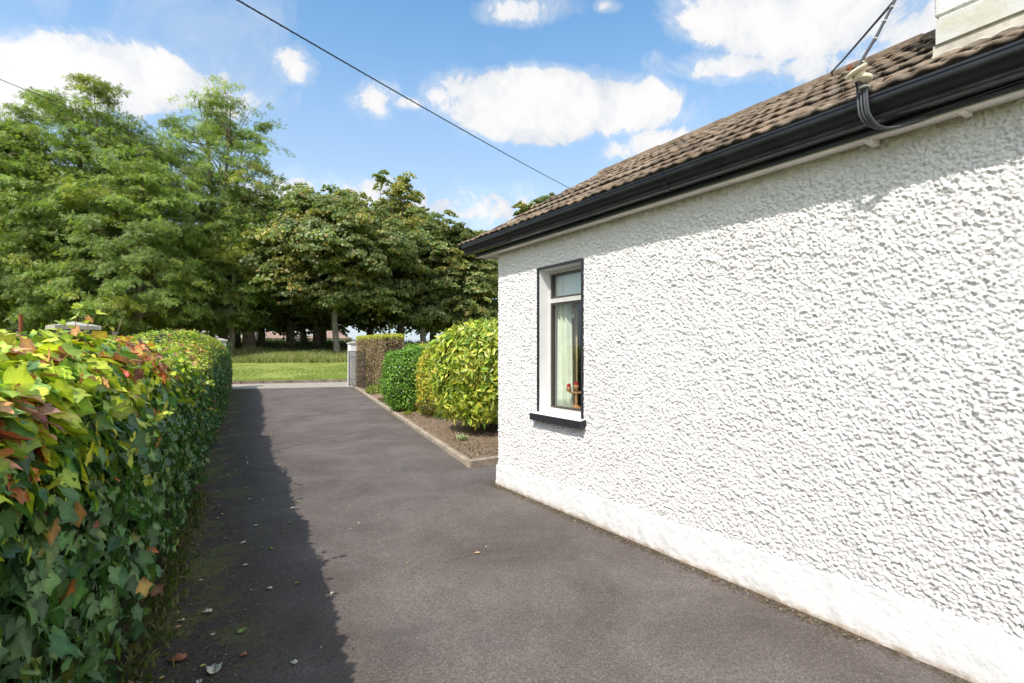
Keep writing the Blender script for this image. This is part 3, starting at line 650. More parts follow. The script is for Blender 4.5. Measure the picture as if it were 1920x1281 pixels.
# ------------------------------------------------------------------ foliage
def LEAF(kind):
    if kind == 'ivy':
        h = [(0, 0), (.22, -.10), (.43, .06), (.40, .28), (.50, .50), (.25, .66), (0, 1.0)]
        mid = [(0, .0), (0, .28), (0, .56), (0, 1.02)]
    elif kind == 'ivyfine':
        h = [(0, 0), (.12, -.10), (.28, -.11), (.40, .0), (.45, .13), (.37, .27), (.49, .40), (.55, .53), (.38, .57), (.26, .65), (.13, .86), (0, 1.03)]
        V = []; F = []
        for s in (1, -1):
            b = len(V); V += [(x * s, y, .16 * abs(x) - .34 * abs(x) ** 2 - .14 * max(0, y - .4) ** 2 + .02 * math.sin(y * 9 + x * 7)) for x, y in h]; V += [(0, .28, -.03), (0, .58, -.03)]
            m1, m2 = b + 12, b + 13; f = [(b + i, b + i + 1, m1) for i in range(5)] + [(b + 5, b + 6, m1), (b + 6, m2, m1)] + [(b + i, b + i + 1, m2) for i in range(6, 11)]
            F += f if s > 0 else [q[::-1] for q in f]
        return np.array(V), np.array(F)
    elif kind == 'maple':
        h = [(0, 0), (.30, -.08), (.50, .22), (.62, .60), (.30, .62), (.22, .86), (0, 1.12)]
        mid = [(0, .0), (0, .35), (0, .65), (0, 1.12)]
    elif kind == 'lance':
        V = np.array([(0, 0, 0), (.17, .32, .05), (.13, .72, .05), (0, 1.05, -.06), (-.13, .72, .05), (-.17, .32, .05), (0, .5, 0)], dtype=float)
        F = np.array([(0, 1, 6), (1, 2, 6), (2, 3, 6), (3, 4, 6), (4, 5, 6), (5, 0, 6)])
        return V, F
    elif kind == 'quad':
        V = np.array([(0, 0, 0), (.36, .5, .08), (0, 1, 0), (-.36, .5, .08)], dtype=float); return V, np.array([(0, 1, 2), (0, 2, 3)])
    elif kind == 'syc':
        V = np.array([(0, 0, 0), (.5, .15, .06), (.42, .72, -.04), (0, 1.05, -.08), (-.42, .72, -.04), (-.5, .15, .06), (0, .4, .0)], dtype=float); return V, np.array([(0, 1, 6), (1, 2, 6), (2, 3, 6), (3, 4, 6), (4, 5, 6), (5, 0, 6)])
    elif kind == 'tri':
        V = np.array([(-.45, 0, 0), (.45, .15, 0.05), (0, 1, 0)], dtype=float); return V, np.array([(0, 1, 2)])
    elif kind == 'pinnate':   # a row of leaflets read as one feathery frond
        V, F = [], []
        for i, y in enumerate((.15, .42, .70)):
            for s in (1, -1):
                b = len(V); V += [(0, y, 0), (s * .30, y + .10, -.05), (s * .08, y + .20, .0)]; F.append((b, b + 1, b + 2))
        b = len(V); V += [(-.06, .80, 0), (.06, .80, 0), (0, 1.12, -.06)]; F.append((b, b + 1, b + 2))
        return np.array(V, dtype=float), np.array(F)
    V = []; F = []
    for s in (1, -1):
        b = len(V)
        V += [(x * s, y, .16 * abs(x) - .30 * abs(x) ** 2 - .10 * max(0, y - .4) ** 2) for x, y in h]; V += [(x, y, -.03 - .10 * max(0, y - .4) ** 2) for x, y in mid[1:3]]
        m1, m2 = b + 7, b + 8; f = [(b, b + 1, m1), (b + 1, b + 2, m1), (b + 2, b + 3, m1), (b + 3, m2, m1), (b + 3, b + 4, m2), (b + 4, b + 5, m2), (b + 5, b + 6, m2)]
        F += f if s > 0 else [q[::-1] for q in f]
    return np.array(V), np.array(F)

def nrm(a): return a / (np.linalg.norm(a, axis=1, keepdims=True) + 1e-9)
def leaves(name, P, N, size, shape, colr, mt, parent=None, jitter=.5, droop=.6, seed=0, **kw):
    """one mesh of many leaf-sized faces; N outward normals"""
    r = np.random.RandomState(seed); n = len(P); LV, LF = LEAF(shape)
    nn = nrm(N + jitter * r.normal(size=(n, 3)))
    tdir = r.normal(size=(n, 3)) + np.array([0, 0, -1.0]) * droop * 2
    tdir = nrm(tdir - nn * np.sum(tdir * nn, 1, keepdims=True)); bd = np.cross(tdir, nn)
    sz = (size if np.ndim(size) else np.full(n, size))[:, None, None]
    V = P[:, None, :] + sz * (LV[None, :, 0:1] * bd[:, None, :] + LV[None, :, 1:2] * tdir[:, None, :] + LV[None, :, 2:3] * nn[:, None, :])
    F = LF[None] + (np.arange(n) * len(LV))[:, None, None]
    c = np.repeat(colr, len(LV), axis=0)
    if shape == 'ivy':        # paler veins down the middle, slightly darker rim
        vm = np.ones(18); vm[[7, 8, 16, 17]] = 1.45; vm[[0, 9]] = 1.3; vm[[4, 13, 2, 11]] = .82; c = np.clip(c * np.tile(vm, n)[:, None], 0, .85)
    if shape == 'ivyfine':
        vm = np.ones(28); vm[[12, 13, 26, 27]] = 1.5; vm[[0, 14]] = 1.3; vm[[3, 4, 7, 17, 18, 21]] = .85; c = np.clip(c * np.tile(vm, n)[:, None], 0, .85)
    me = npmesh(name, V.reshape(-1, 3), F.reshape(-1, 3), c, smooth=(shape[:3] == 'ivy'))
    return link(name, me, mt, parent, **kw)
def pal(n, cols, wts, r, var=.18):
    cols = np.array(cols, dtype=float); wts = np.array(wts, dtype=float); k = r.choice(len(cols), n, p=wts / wts.sum())
    return np.clip(cols[k] * (1 + var * r.normal(size=(n, 1))) * (1 + .06 * r.normal(size=(n, 3))), .004, .9)

# ---- the long ivy hedge
def hedgeH(y): return 1.47 + .10 * np.clip((y - 1.6) / 2.2, 0, 1) - .06 * np.clip((y - 4) / 4, 0, 1) + .45 * np.clip((y - 9) / 5.0, 0, 1) ** 1.2
HY0, HY1 = -1.6, 22.75
def hedge_surf(y, t, ins=0.0):
    """t 0..pi from the driveway foot over the top to the garden foot"""
    a = 1.0 + .1 * np.clip((y - 9) / 5, 0, 1); H = hedgeH(y); e = 2 / (6.5 - 3.3 * np.clip((y - 4) / 9, 0, 1))
    c, s = np.cos(t), np.sin(t)
    x = hedge_x(y) - a + (a - ins) * np.sign(c) * np.abs(c) ** e; z = (H - ins) * np.abs(s) ** e
    endf = np.clip((HY1 - y) / .3, 0, 1) ** .4
    x = (hedge_x(y) - a) + (x - hedge_x(y) + a) * (.86 + .14 * endf); z = z * (.93 + .07 * endf)
    P = np.stack([x, y, z], 1)
    nx = np.sign(c) * np.abs(c) ** (2 - e) / a; nz = np.abs(s) ** (2 - e) / H
    N = nrm(np.stack([nx, 0 * nx, nz], 1) + 1e-6)
    d = .055 * sinnoise(P, 3.2, 21) + .03 * sinnoise(P, 9, 22)
    d = np.where(y < 3.2, np.clip(d, -.1, .012), d)
    return P + N * d[:, None], N
hd = empty('ivy_hedge', (hedge_x(0) - 1, 0, 0), label='long clipped hedge of ivy with lime and reddening leaves on top, left of the driveway', cat='hedge')
yy = np.linspace(HY0, HY1 - .05, 240); tt = np.linspace(.0, math.pi, 60); YY, TT = np.meshgrid(yy, tt)
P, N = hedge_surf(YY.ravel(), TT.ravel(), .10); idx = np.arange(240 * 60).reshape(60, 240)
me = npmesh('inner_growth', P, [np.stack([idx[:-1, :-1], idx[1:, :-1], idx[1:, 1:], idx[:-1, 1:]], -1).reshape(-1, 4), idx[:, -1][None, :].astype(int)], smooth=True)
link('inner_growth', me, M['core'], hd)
def hedge_leaves(y0, y1, n, kind, size, seed, nm, inner=.09):
    r = np.random.RandomState(seed); y = r.uniform(y0, y1, n)
    u_ = r.rand(n); t_ = np.where(u_ < .60, (u_ / .60) ** .9 * (math.pi * .30), math.pi * .30 + (u_ - .60) / .40 * math.pi * .50)
    # sample the side evenly in height rather than in angle
    P, N = hedge_surf(y, t_); side = r.rand(n) < .45
    zt = r.rand(n) ** .85; t2 = np.arcsin(np.clip(zt, 0.0005, .999) ** 1.5) ; t_ = np.where(side, t2, t_)
    P, N = hedge_surf(y, t_)
    dep = r.rand(n) ** 1.6 * inner; P = P - N * dep[:, None] + .02 * r.normal(size=(n, 3))
    P[:, 2] = np.maximum(P[:, 2], .015)
    toplit = np.clip((P[:, 2] / hedgeH(y) - .66) / .22, 0, 1)      # lime new growth on top, taken lower to paint the sunlit shoulder
    far = np.clip((y - 7) / 4, 0, 1)
    red_patch = np.clip(sinnoise(P, 2.6, 31) * 1.4 + .15, 0, 1) * np.clip(1.15 - np.abs(P[:, 2] / hedgeH(y) - .93) * 5, 0, 1)
    dark = pal(n, [(.070, .150, .050), (.095, .195, .065), (.050, .110, .048), (.15, .25, .07), (.17, .21, .05)], [4, 4, 3, 1.3, .5], r)
    lime = pal(n, [(.46, .54, .05), (.33, .43, .05), (.58, .58, .09), (.15, .28, .06), (.24, .36, .07)], [3.6, 3.2, 2.4, 1.5, 2], r)
    redc = pal(n, [(.58, .20, .08), (.62, .30, .16), (.36, .13, .11), (.58, .38, .10), (.26, .14, .10), (.52, .11, .09)], [3, 3, 1.4, 1.6, 2, .8], r)
    c = np.where((r.rand(n) < toplit * .86)[:, None], lime, dark)
    c = np.where((r.rand(n) < .02 + (.62 - .22 * (y < 2.6)) * red_patch * (1 - .35 * far))[:, None], redc, c)
    s = size * (.55 + .75 * r.rand(n)) * (1 + .25 * toplit * (y < 4))
    return leaves(nm, P, N, s, kind, c, M['ivy'], hd, .42, .75, seed + 1)
hedge_leaves(-1.6, 3.6, 23000, 'ivyfine', .066, 41, 'leaves', .075)
hedge_leaves(3.6, 8.5, 26000, 'ivy', .053, 43, 'leaves', .075)
hedge_leaves(8.5, 22.75, 66000, 'quad', .052, 45, 'leaves', .07)
r = np.random.RandomState(50)      # end face of the hedge by the lane
n = 3500; ey = np.full(n, HY1) + .03 * r.normal(size=n); ex = hedge_x(HY1) - 1.95 * r.rand(n) - .04; ez = 1.86 * r.rand(n)
leaves('leaves', np.stack([ex, ey, ez], 1), np.tile([0., 1, 0], (n, 1)), .06 * (.6 + .7 * r.rand(n)), 'quad', pal(n, [(.05, .115, .04), (.10, .18, .04)], [2, 1], r), M['ivy'], hd, .5, .7, 51)
# shoots and bare stems standing out of the near hedge
mb = MB(); SP, SN, SS, SC = [], [], [], []
r = np.random.RandomState(60)
for k in range(105):
    y = r.uniform(2.6, 9) ** 1.0; t_ = r.uniform(.12, 2.2); p, nn = hedge_surf(np.array([y]), np.array([t_])); p = Vector(p[0]); nn = Vector(nn[0])
    d = (nn + Vector(r.normal(size=3)) * .7 + Vector((0, 0, .35))).normalized(); ln = .07 + .15 * r.rand(); pts = [p - nn * .05]
    for j in range(4): d = (d + Vector(r.normal(size=3)) * .25 + Vector((0, 0, -.05 if nn.z < .6 else .05))).normalized(); pts.append(pts[-1] + d * ln / 3)
    mb.tube(pts, [.0030, .0027, .0022, .0018, .0012], 5)
    if r.rand() < .72:
        for j in range(2, 5):
            for q in range(2):
                SP.append(pts[j]); SN.append((Vector(r.normal(size=3)) * .5 + Vector((0, 0, 1)))); SS.append(.028 + .026 * r.rand())
                SC.append(((.42, .46, .06), (.30, .38, .05), (.42, .20, .07))[int(r.choice(3, p=[.5, .38, .12]))])
o = mb.build('stems', M['twig'], hd); o['kind'] = 'stuff'
leaves('shoot_leaves', np.array(SP), nrm(np.array(SN)), np.array(SS), 'ivy', np.array(SC), M['ivy'], hd, .4, .0, 61)

# ---- trees
def make_tree(name, base, H, rad, zlow, seed, kind, trunk_r, label, group, ncl, nlf, lsize, cols, wts, lean=(0, 0), top_narrow=.75, bark='bark', clump=1.0, fork=2, open_=0.0):
    r = np.random.RandomState(seed); base = Vector(base)
    tr = empty(name, base, label=label, cat='tree', group=group)
    cz = (H + zlow) / 2; rz = (H - zlow) / 2
    # clump centres fill the envelope, denser to the outside
    C0 = []
    bump_d = r.normal(size=(9, 3)); bump_d = nrm(bump_d); bump_a = r.uniform(-.16, .26, 9)
    while len(C0) < ncl:
        v = r.normal(size=3); v /= np.linalg.norm(v); q = r.rand() ** .36
        if v[2] < -.8 and q > .85: continue
        env = 1 + np.sum(bump_a * np.clip(bump_d @ v - .55, 0, 1) * 2.2)
        wdt = rad * env * (1 - (1 - top_narrow) * max(0, v[2] * q) ** 1.3)
        C0.append((v[0] * q * wdt + lean[0] * (v[2] * q + 1), v[1] * q * wdt + lean[1] * (v[2] * q + 1), cz + v[2] * q * rz * (1 + .35 * (env - 1))))
    C0 = np.array(C0); zt, zb = C0[:, 2].max(), C0[:, 2].min(); C0[:, 2] = zlow + (C0[:, 2] - zb) / (zt - zb) * (H - .45 * clump - zlow); rr_ = np.percentile(np.linalg.norm(C0[:, :2], axis=1), 97); C0[:, :2] *= (rad - .5 * clump) / rr_
    # skeleton: forked trunk, limbs, branches out to the clumps
    mb = MB(); forks = []
    hf = zlow + .10 * (H - zlow); p0 = Vector((0, 0, -.3)); w1 = Vector((r.normal() * .15, r.normal() * .15, hf * .5)); pf = Vector((r.normal() * .2, r.normal() * .2, hf))
    mb.tube([p0, Vector((0, 0, .25)), w1, pf], [trunk_r * 1.55, trunk_r * 1.1, trunk_r * .95, trunk_r * .85], 12)
    stems_ = []
    for k in range(fork):
        a_ = 6.28 * (k + r.rand() * .6) / fork; tp = Vector((math.cos(a_) * rad * .28 + lean[0] * 1.4, math.sin(a_) * rad * .28 + lean[1] * 1.4, H * (.84 + .08 * r.rand())))
        pts = [pf + (tp - pf) * q + Vector((r.normal() * .22, r.normal() * .22, 0)) * (q * (1.4 - q)) for q in (0, .2, .4, .6, .8, 1)]
        mb.tube(pts, [trunk_r * .72 * (1 - .88 * q) for q in (0, .2, .4, .6, .8, 1)], 8); stems_ += pts[:5]
    S = np.array(stems_)
    for i, c in enumerate(C0):
        dd_ = np.linalg.norm(S - c, axis=1) + np.where(S[:, 2] > c[2] - .1, 4.5, 0); j = int(np.argmin(dd_)); s = Vector(S[j]); c_ = Vector(c)
        if i % 2 == 0 or dd_[j] < rad * .7:
            m1 = s.lerp(c_, .5) + Vector((r.normal(), r.normal(), r.normal() - .6)) * .16 * (c_ - s).length * .5
            mb.tube([s, m1, c_], [max(.02, trunk_r * .2), max(.015, trunk_r * .12), .012], 5, cap=False)
    mb.v = [tuple(Vector(v) + base) for v in mb.v]
    mb.build('trunk', M[bark], tr, smooth=True)
    # leaves: layered sprays on each clump
    per = np.maximum(8, (nlf / ncl * r.uniform(.6, 1.4, ncl))).astype(int); n = per.sum(); ci = np.repeat(np.arange(ncl), per)
    cr = (clump * r.uniform(.65, 1.3, ncl))[ci][:, None]
    v = r.normal(size=(n, 3)); v = nrm(v); q = r.rand(n, 1) ** .45; v[:, 2] = np.abs(v[:, 2]) * 1.0 - .25
    # each clump is broken into a few smaller tufts
    tuft = r.normal(size=(ncl * 7, 3)) * .55; tj = ci * 7 + r.randint(0, 7, n)
    off = v * q * .5 + tuft[tj]; outw = nrm(C0[ci] - np.array([0, 0, cz * .85])) 
    P = C0[ci] + off * cr * np.array([1.15, 1.15, .62]); P[:, 2] -= .18 * cr[:, 0] * (np.linalg.norm(off[:, :2], axis=1)) ** 2
    P[:, 2] = np.maximum(P[:, 2], .4)
    N = nrm(.75 * outw + .5 * nrm(off) + np.array([0, 0, .75]))
    cc_ = pal(n, cols, wts, r, .16); tone = (1 + .22 * r.normal(size=ncl))[ci][:, None]; hue = (r.rand(ncl) < .18)[ci][:, None]
    cc_ = np.clip(cc_ * np.clip(tone, .6, 1.5) * np.where(hue, np.array([[1.35, 1.12, .9]]), 1.0), .01, .5)
    leaves('crown', P + np.array(base), N, lsize * (.6 + .8 * r.rand(n)), kind, cc_, M['leaf'], tr, .75, .55, seed + 3)
    return tr
ASH = ([(.215, .290, .085), (.175, .245, .075), (.28, .355, .10), (.36, .40, .11), (.15, .21, .075)], [4, 4, 3, 1.2, 2])
SYC = ([(.190, .235, .095), (.155, .205, .080), (.24, .28, .120), (.29, .265, .110), (.125, .17, .075), (.32, .23, .10)], [4, 4, 3, 1.6, 2, .6])
def T(px, wv, topy, halfpx, lowy, kind, label, seed, tr=.28, ncl=110, nlf=30000, ls=.24, group=None, bark='bark', fork=2, tn=.88, clump=1.0, cols=None):
    p, d = ray_w(px, wv); z0 = float(terr(wv)); H = z_at(topy, d) - z0; low = z_at(lowy, d) - z0
    nm = 'ash_tree' if kind == 'ash' else 'sycamore_tree'; pl = cols or (ASH if kind == 'ash' else SYC)
    return make_tree(nm, (p.x, p.y, z0), H, halfpx / FPX * d, low, seed, 'pinnate' if kind == 'ash' else 'syc', tr, label, group, ncl, int(nlf * 1.25) if kind == 'ash' else int(nlf * 1.7), ls * (1.15 if kind == 'ash' else .62), pl[0], pl[1], bark=bark, fork=fork, top_narrow=tn, clump=clump)
T(190, 17, 148, 150, 618, 'ash', 'tall broad ash tree rising highest behind the stone pillar, left of the hazy ash', 201, .38, 210, 58000, .26, fork=3, clump=1.15)
T(418, 21, 160, 138, 600, 'ash', 'tall airy ash tree with thin stems showing through, right of the broad one', 202, .30, 170, 29000, .26, fork=4, tn=.92, clump=.95)
T(-20, 15, 195, 135, 600, 'ash', 'feathery ash tree cut off by the left edge of the picture', 203, .30, 150, 42000, .26, fork=3, clump=1.1)
T(255, 13.0, 300, 125, 625, 'ash', 'lower bright green ash tree in front of the two tall ashes', 204, .22, 130, 42000, .23, fork=3, clump=.95)
T(88, 14, 330, 100, 600, 'ash', 'low spreading ash tree before the broad ash, above the stone pillar', 205, .24, 110, 32000, .23, fork=3)
T(432, 17, 400, 66, 610, 'ash', 'small bright ash tree beside the dark gap left of the sycamores', 206, .20, 80, 22000, .22, fork=3, clump=.8)
T(632, 17, 358, 155, 560, 'syc', 'broad dome shaped sycamore tree with a pale straight trunk at the lawn edge', 210, .22, 190, 60000, .26, bark='bark_grey', fork=4, tn=.8, clump=1.15)
T(752, 25, 330, 66, 590, 'syc', 'tallest sycamore tree, its loose top standing above the others', 211, .28, 110, 34000, .27, fork=3, clump=1.0)
T(795, 20, 390, 84, 600, 'syc', 'sycamore tree with brown tinged leaves behind the clipped brown hedge', 212, .24, 120, 38000, .25, bark='bark_grey', fork=3)
T(880, 19, 415, 66, 615, 'syc', 'sycamore tree next to the cottage corner, behind the spotted laurel', 213, .22, 110, 34000, .25, fork=3)
T(950, 26, 425, 75, 610, 'syc', 'sycamore tree half hidden behind the cottage eaves', 214, .24, 90, 26000, .26, fork=3)
T(468, 21, 358, 95, 590, 'syc', 'dark sycamore tree with the thickest trunk, between ashes and pale trunk', 215, .42, 130, 38000, .26, fork=3)
T(545, 27, 355, 90, 595, 'syc', 'sycamore tree behind and left of the dome shaped one', 216, .34, 110, 30000, .28, fork=3)
T(1010, 34, 366, 52, 470, 'syc', 'treetop showing over the cottage roof verge', 217, .22, 45, 12000, .30, fork=2, clump=.9)
# back rows: mostly trunks and shaded canopy
r = np.random.RandomState(70)
srcs = []
for i, (px, wv, ty, hp, tr_) in enumerate([(318, 27, 440, 60, .30), (398, 33, 430, 45, .16), (414, 30, 420, 50, .22), (446, 31, 430, 55, .22), (490, 29, 420, 60, .24), (571, 31, 410, 60, .27), (594, 28, 400, 65, .30), (606, 33, 410, 60, .26), (692, 30, 395, 65, .24), (752, 34, 420, 60, .18), (812, 30, 430, 60, .22), (845, 34, 440, 60, .20), (60, 26, 380, 90, .3), (-80, 24, 330, 110, .3), (230, 24, 400, 80, .3)]):
    p, d = ray_w(px, wv); z0 = float(terr(wv)); H = z_at(ty, d) - z0; low = z_at(603, d) - z0
    if i < 3:
        o = T(px, wv, ty, hp, 603, 'syc', None, 230 + i, .24, 90, 20000, .32, fork=3, clump=1.25); srcs.append((o, H, hp / FPX * d))
    else:
        s, H0, R0 = srcs[i % 3]; o = s.copy(); COL.objects.link(o)
        for ch_ in s.children:
            c = ch_.copy(); COL.objects.link(c); c.parent = o
        o.location = (p.x, p.y, z0); o.rotation_euler.z = r.rand() * 6.28; k = H / H0; o.scale = (hp / FPX * d / R0, hp / FPX * d / R0, k)
    o['group'] = 'trees in the shaded back rows of the wood'
    o['label'] = {0: 'shaded tree trunk rising right of the low bright ash, far under the canopy', 1: 'thin dark tree just right of the bright ashes in the back row', 2: 'slim tree in front of the grey roofed bungalow', 3: 'tree before the white gable of the far bungalow',
                  4: 'slender tree just right of the thickest dark trunk', 5: 'dark tree before the long pale bungalow wall', 6: 'tree with a heavy dark trunk left of the pale trunk', 7: 'dark tree close beside the pale trunk, on its left', 8: 'tree behind the white gate pillar',
                  9: 'thin tree above the far end of the brown clipped hedge', 10: 'paired thin tree right of the brown tinged sycamore', 11: 'farthest thin tree seen over the round green bush', 12: 'shaded tree behind the rusty post at the left', 13: 'shaded tree at the far left edge', 14: 'shaded tree behind the stone pillar'}[i]
# trees out to the left, mirrored in the window glass
make_tree('ash_tree', (-16, 17, 0), 13, 5.0, 3, 251, 'pinnate', .3, 'ash tree standing in the garden far to the left, mirrored in the window glass', None, 90, 15000, .36, *ASH, fork=3)

# long grass at the edge of the wood and shrubby ground cover
def blades(name, n, a_rng, w_rng, h_rng, cols, wts, seed, wd=.012):
    r = np.random.RandomState(seed); a = r.uniform(*a_rng, n); wv = r.uniform(0, 1, n) ** 1.2 * (w_rng[1] - w_rng[0]) + w_rng[0]
    pt = np.stack([a, wv, a * 0], 1); k = sinnoise(pt, 1.1, seed) ; keep = k > -.45 + .9 * (r.rand(n) - .5); a, wv, k = a[keep], wv[keep], k[keep]; n = len(a)
    B = np.stack([L1.x + LD.x * a + LN.x * wv, L1.y + LD.y * a + LN.y * wv, terr(wv) - .02], 1)
    h = r.uniform(*h_rng, n) * (1 + .35 * k); an = r.rand(n) * 6.28; side = np.stack([np.cos(an), np.sin(an), an * 0], 1) * (wd * (1 + r.rand(n)))[:, None]
    ln = r.normal(size=(n, 2)) * .28; tipv = np.stack([ln[:, 0] * h, ln[:, 1] * h, h], 1); midv = np.stack([ln[:, 0] * h * .3, ln[:, 1] * h * .3, h * .55], 1)
    V = np.stack([B - side, B + side, B + midv + side * .8, B + midv - side * .8, B + tipv], 1).reshape(-1, 3); o = (np.arange(n) * 5)[:, None]
    q = o + np.array([0, 1, 2, 3]); t3 = o + np.array([3, 2, 4])
    me = npmesh(name, V, [q, t3], np.repeat(pal(n, cols, wts, r), 5, axis=0)); return link(name, me, M['leaf'], kind='stuff')
blades('mown_grass', 90000, (-9, 12), (3.45, 12.5), (.03, .075), [(.28, .34, .09), (.36, .39, .13), (.21, .28, .07)], [3, 2, 2], 81, .012)
blades('long_grass', 60000, (-14, 16), (11.8, 19), (.18, .55), [(.26, .31, .09), (.36, .35, .16), (.48, .42, .24), (.19, .26, .06)], [3, 2.2, 1.4, 2], 82, .012)
blades('undergrowth', 16000, (-22, 26), (19, 40), (.2, .6), [(.06, .10, .025), (.10, .11, .04), (.13, .11, .06)], [3, 2, 1], 83, .022)

# ---- bushes
def blob(name, c, rad, n, kind, size, cols, wts, mt, label, cat, seed, e=2.6, depth=.12, jitter=.5, droop=.3, rough=.06, core=True, lowcut=0.03, stems=0, group=None):
    r = np.random.RandomState(seed); root = empty(name, (c[0], c[1], 0), label=label, cat=cat, group=group)
    v = r.normal(size=(n, 3)); 
    rad = np.array(rad); q = nrm(v); k = (np.sum(np.abs(q) ** e, 1)) ** (-1 / e); S = q * k[:, None]
    N = nrm(np.sign(S) * np.abs(S) ** (e - 1) / rad); P = S * rad + np.array(c)
    dn = rough * (sinnoise(P, 2.6 / rad.max() * 1.6, seed) * 1.3 + .7 * sinnoise(P, 9 / rad.max(), seed + 1)) * rad.max()
    P = P + N * (dn - r.rand(n) ** 1.7 * depth)[:, None]; keep = P[:, 2] > lowcut; P, N = P[keep], N[keep]; n = len(P)
    leaves('foliage', P, N, size * (.6 + .8 * r.rand(n)), kind, pal(n, cols, wts, r), mt, root, jitter, droop, seed + 5)
    if core:
        nu, nv = 40, 24; U, Vv = np.meshgrid(np.linspace(0, 2 * math.pi, nu), np.linspace(-math.pi / 2, math.pi / 2, nv)); q = np.stack([np.cos(Vv) * np.cos(U), np.cos(Vv) * np.sin(U), np.sin(Vv)], -1).reshape(-1, 3)
        k = (np.sum(np.abs(q) ** e, 1)) ** (-1 / e); Pq = q * k[:, None] * (rad - depth * .75 - rough * rad.max() * .6); Pq = Pq + np.array(c); Pq[:, 2] = np.maximum(Pq[:, 2], lowcut + .05)
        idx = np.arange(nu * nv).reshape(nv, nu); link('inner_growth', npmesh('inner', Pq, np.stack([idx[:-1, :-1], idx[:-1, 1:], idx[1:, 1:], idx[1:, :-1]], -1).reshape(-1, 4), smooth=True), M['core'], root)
    if stems:
        for k in range(stems):
            mb = MB()
            a_ = r.rand() * 6.28; o = Vector((math.cos(a_), math.sin(a_), 0)); b = Vector((c[0], c[1], 0)) + o * .10
            mb.tube([b, b + o * rad[0] * .25 + Vector((0, 0, c[2] * .3)), b + o * rad[0] * (.5 + .3 * r.rand()) + Vector((0, 0, c[2] * .8))], [.014, .012, .007] if rad[0] > .4 else [.004, .003, .002], 6).build('stem', M['twig'], root)
    return root
blob('round_bush', (4.68, 11.62, .78), (.60, .60, .80), 22000, 'quad', .042, [(.18, .34, .04), (.12, .25, .035), (.27, .44, .06), (.07, .16, .03)], [3, 3, 1.6, 2], M['gloss'], 'rounded clipped bright green bush at the kerb, before the brown hedge', 'bush', 301, e=2.6, depth=.12, jitter=.75, rough=.10, stems=6)
blob('spotted_laurel', (4.72, 7.88, 1.10), (1.02, .95, .90), 13500, 'lance', .120, [(.46, .50, .06), (.34, .42, .055), (.60, .58, .12), (.18, .28, .045), (.25, .34, .06)], [3.2, 3, 1.8, 1.8, 2], M['gloss'], 'large spotted laurel bush with yellow green leaves next to the cottage corner', 'bush', 302, e=2.4, depth=.26, jitter=.7, droop=.28, rough=.10, lowcut=.30, stems=22)
blob('golden_shrub', (4.95, 10.35, .80), (.55, .55, .80), 9000, 'quad', .055, [(.52, .46, .06), (.60, .48, .07), (.32, .40, .06), (.55, .32, .08)], [3, 2, 3, .6], M['leaf'], 'golden yellow shrub between the round green bush and the spotted laurel', 'bush', 303, depth=.12, stems=5)
blob('flat_topped_shrub', (5.9, 12.6, .85), (1.0, .85, .83), 12000, 'quad', .055, [(.32, .42, .06), (.45, .45, .09), (.20, .30, .05), (.45, .28, .15)], [3, 2, 2, .6], M['leaf'], 'yellow green clipped shrub behind the round green bush', 'bush', 304, e=3.5, depth=.10)
# brown clipped hedge by the gate and the dark hedge along the lane
def box_hedge(name, x0, x1, y0, y1, H, n, size, cfun, label, seed, skew=(0, 0)):
    r = np.random.RandomState(seed); root = empty(name, ((x0 + x1) / 2, (y0 + y1) / 2, 0), label=label, cat='hedge')
    sx_, sy_ = x1 - x0, y1 - y0; ar = np.array([sy_ * H, sy_ * H, sx_ * H, sx_ * H, sx_ * sy_]); f = r.choice(5, n, p=ar / ar.sum()); a = r.rand(n); b = r.rand(n)
    P = np.zeros((n, 3)); N = np.zeros((n, 3))
    for k in range(5):
        m_ = f == k
        if k < 2: P[m_] = np.stack([np.full(m_.sum(), (x0, x1)[k]), y0 + a[m_] * sy_, b[m_] * H], 1); N[m_] = ((-1, 0, 0), (1, 0, 0))[k]
        elif k < 4: P[m_] = np.stack([x0 + a[m_] * sx_, np.full(m_.sum(), (y0, y1)[k - 2]), b[m_] * H], 1); N[m_] = ((0, -1, 0), (0, 1, 0))[k - 2]
        else: P[m_] = np.stack([x0 + a[m_] * sx_, y0 + b[m_] * sy_, np.full(m_.sum(), H)], 1); N[m_] = (0, 0, 1)
    P += N * (.045 * sinnoise(P, 4, seed) - .07 * r.rand(n) ** 1.5)[:, None] + .012 * r.normal(size=(n, 3))
    k = skew[0] * (P[:, 1:2] - y0); c = cfun(P, H, r); P[:, 0:1] += k; P[:, 2] = np.maximum(P[:, 2], .02)
    leaves('foliage', P, N, size * (.6 + .8 * r.rand(n)), 'quad', c, M['leaf'], root, .7, .3, seed + 1)
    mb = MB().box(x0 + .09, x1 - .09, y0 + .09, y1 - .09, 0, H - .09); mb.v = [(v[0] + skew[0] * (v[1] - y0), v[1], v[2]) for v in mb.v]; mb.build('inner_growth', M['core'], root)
    return root
def brown(P, H, r):
    n = len(P); c = pal(n, [(.36, .26, .175), (.28, .20, .13), (.46, .34, .24), (.20, .21, .08)], [3, 3, 2, 1.0], r); top = r.rand(n) < np.clip((P[:, 2] - (H - .20)) / .16, 0, .95)
    low = r.rand(n) < np.clip((.5 - P[:, 2]) / .6, 0, .5)
    c = np.where(low[:, None], pal(n, [(.10, .13, .035)], [1], r), c)
    return np.where(top[:, None], pal(n, [(.44, .48, .07), (.54, .48, .12)], [2, 1], r), c)
box_hedge('brown_hedge', 6.12, 6.95, 17.7, 20.9, 2.06, 30000, .045, brown, 'clipped hedge browned by dieback with a fresh yellow green top, behind the gate', 311)
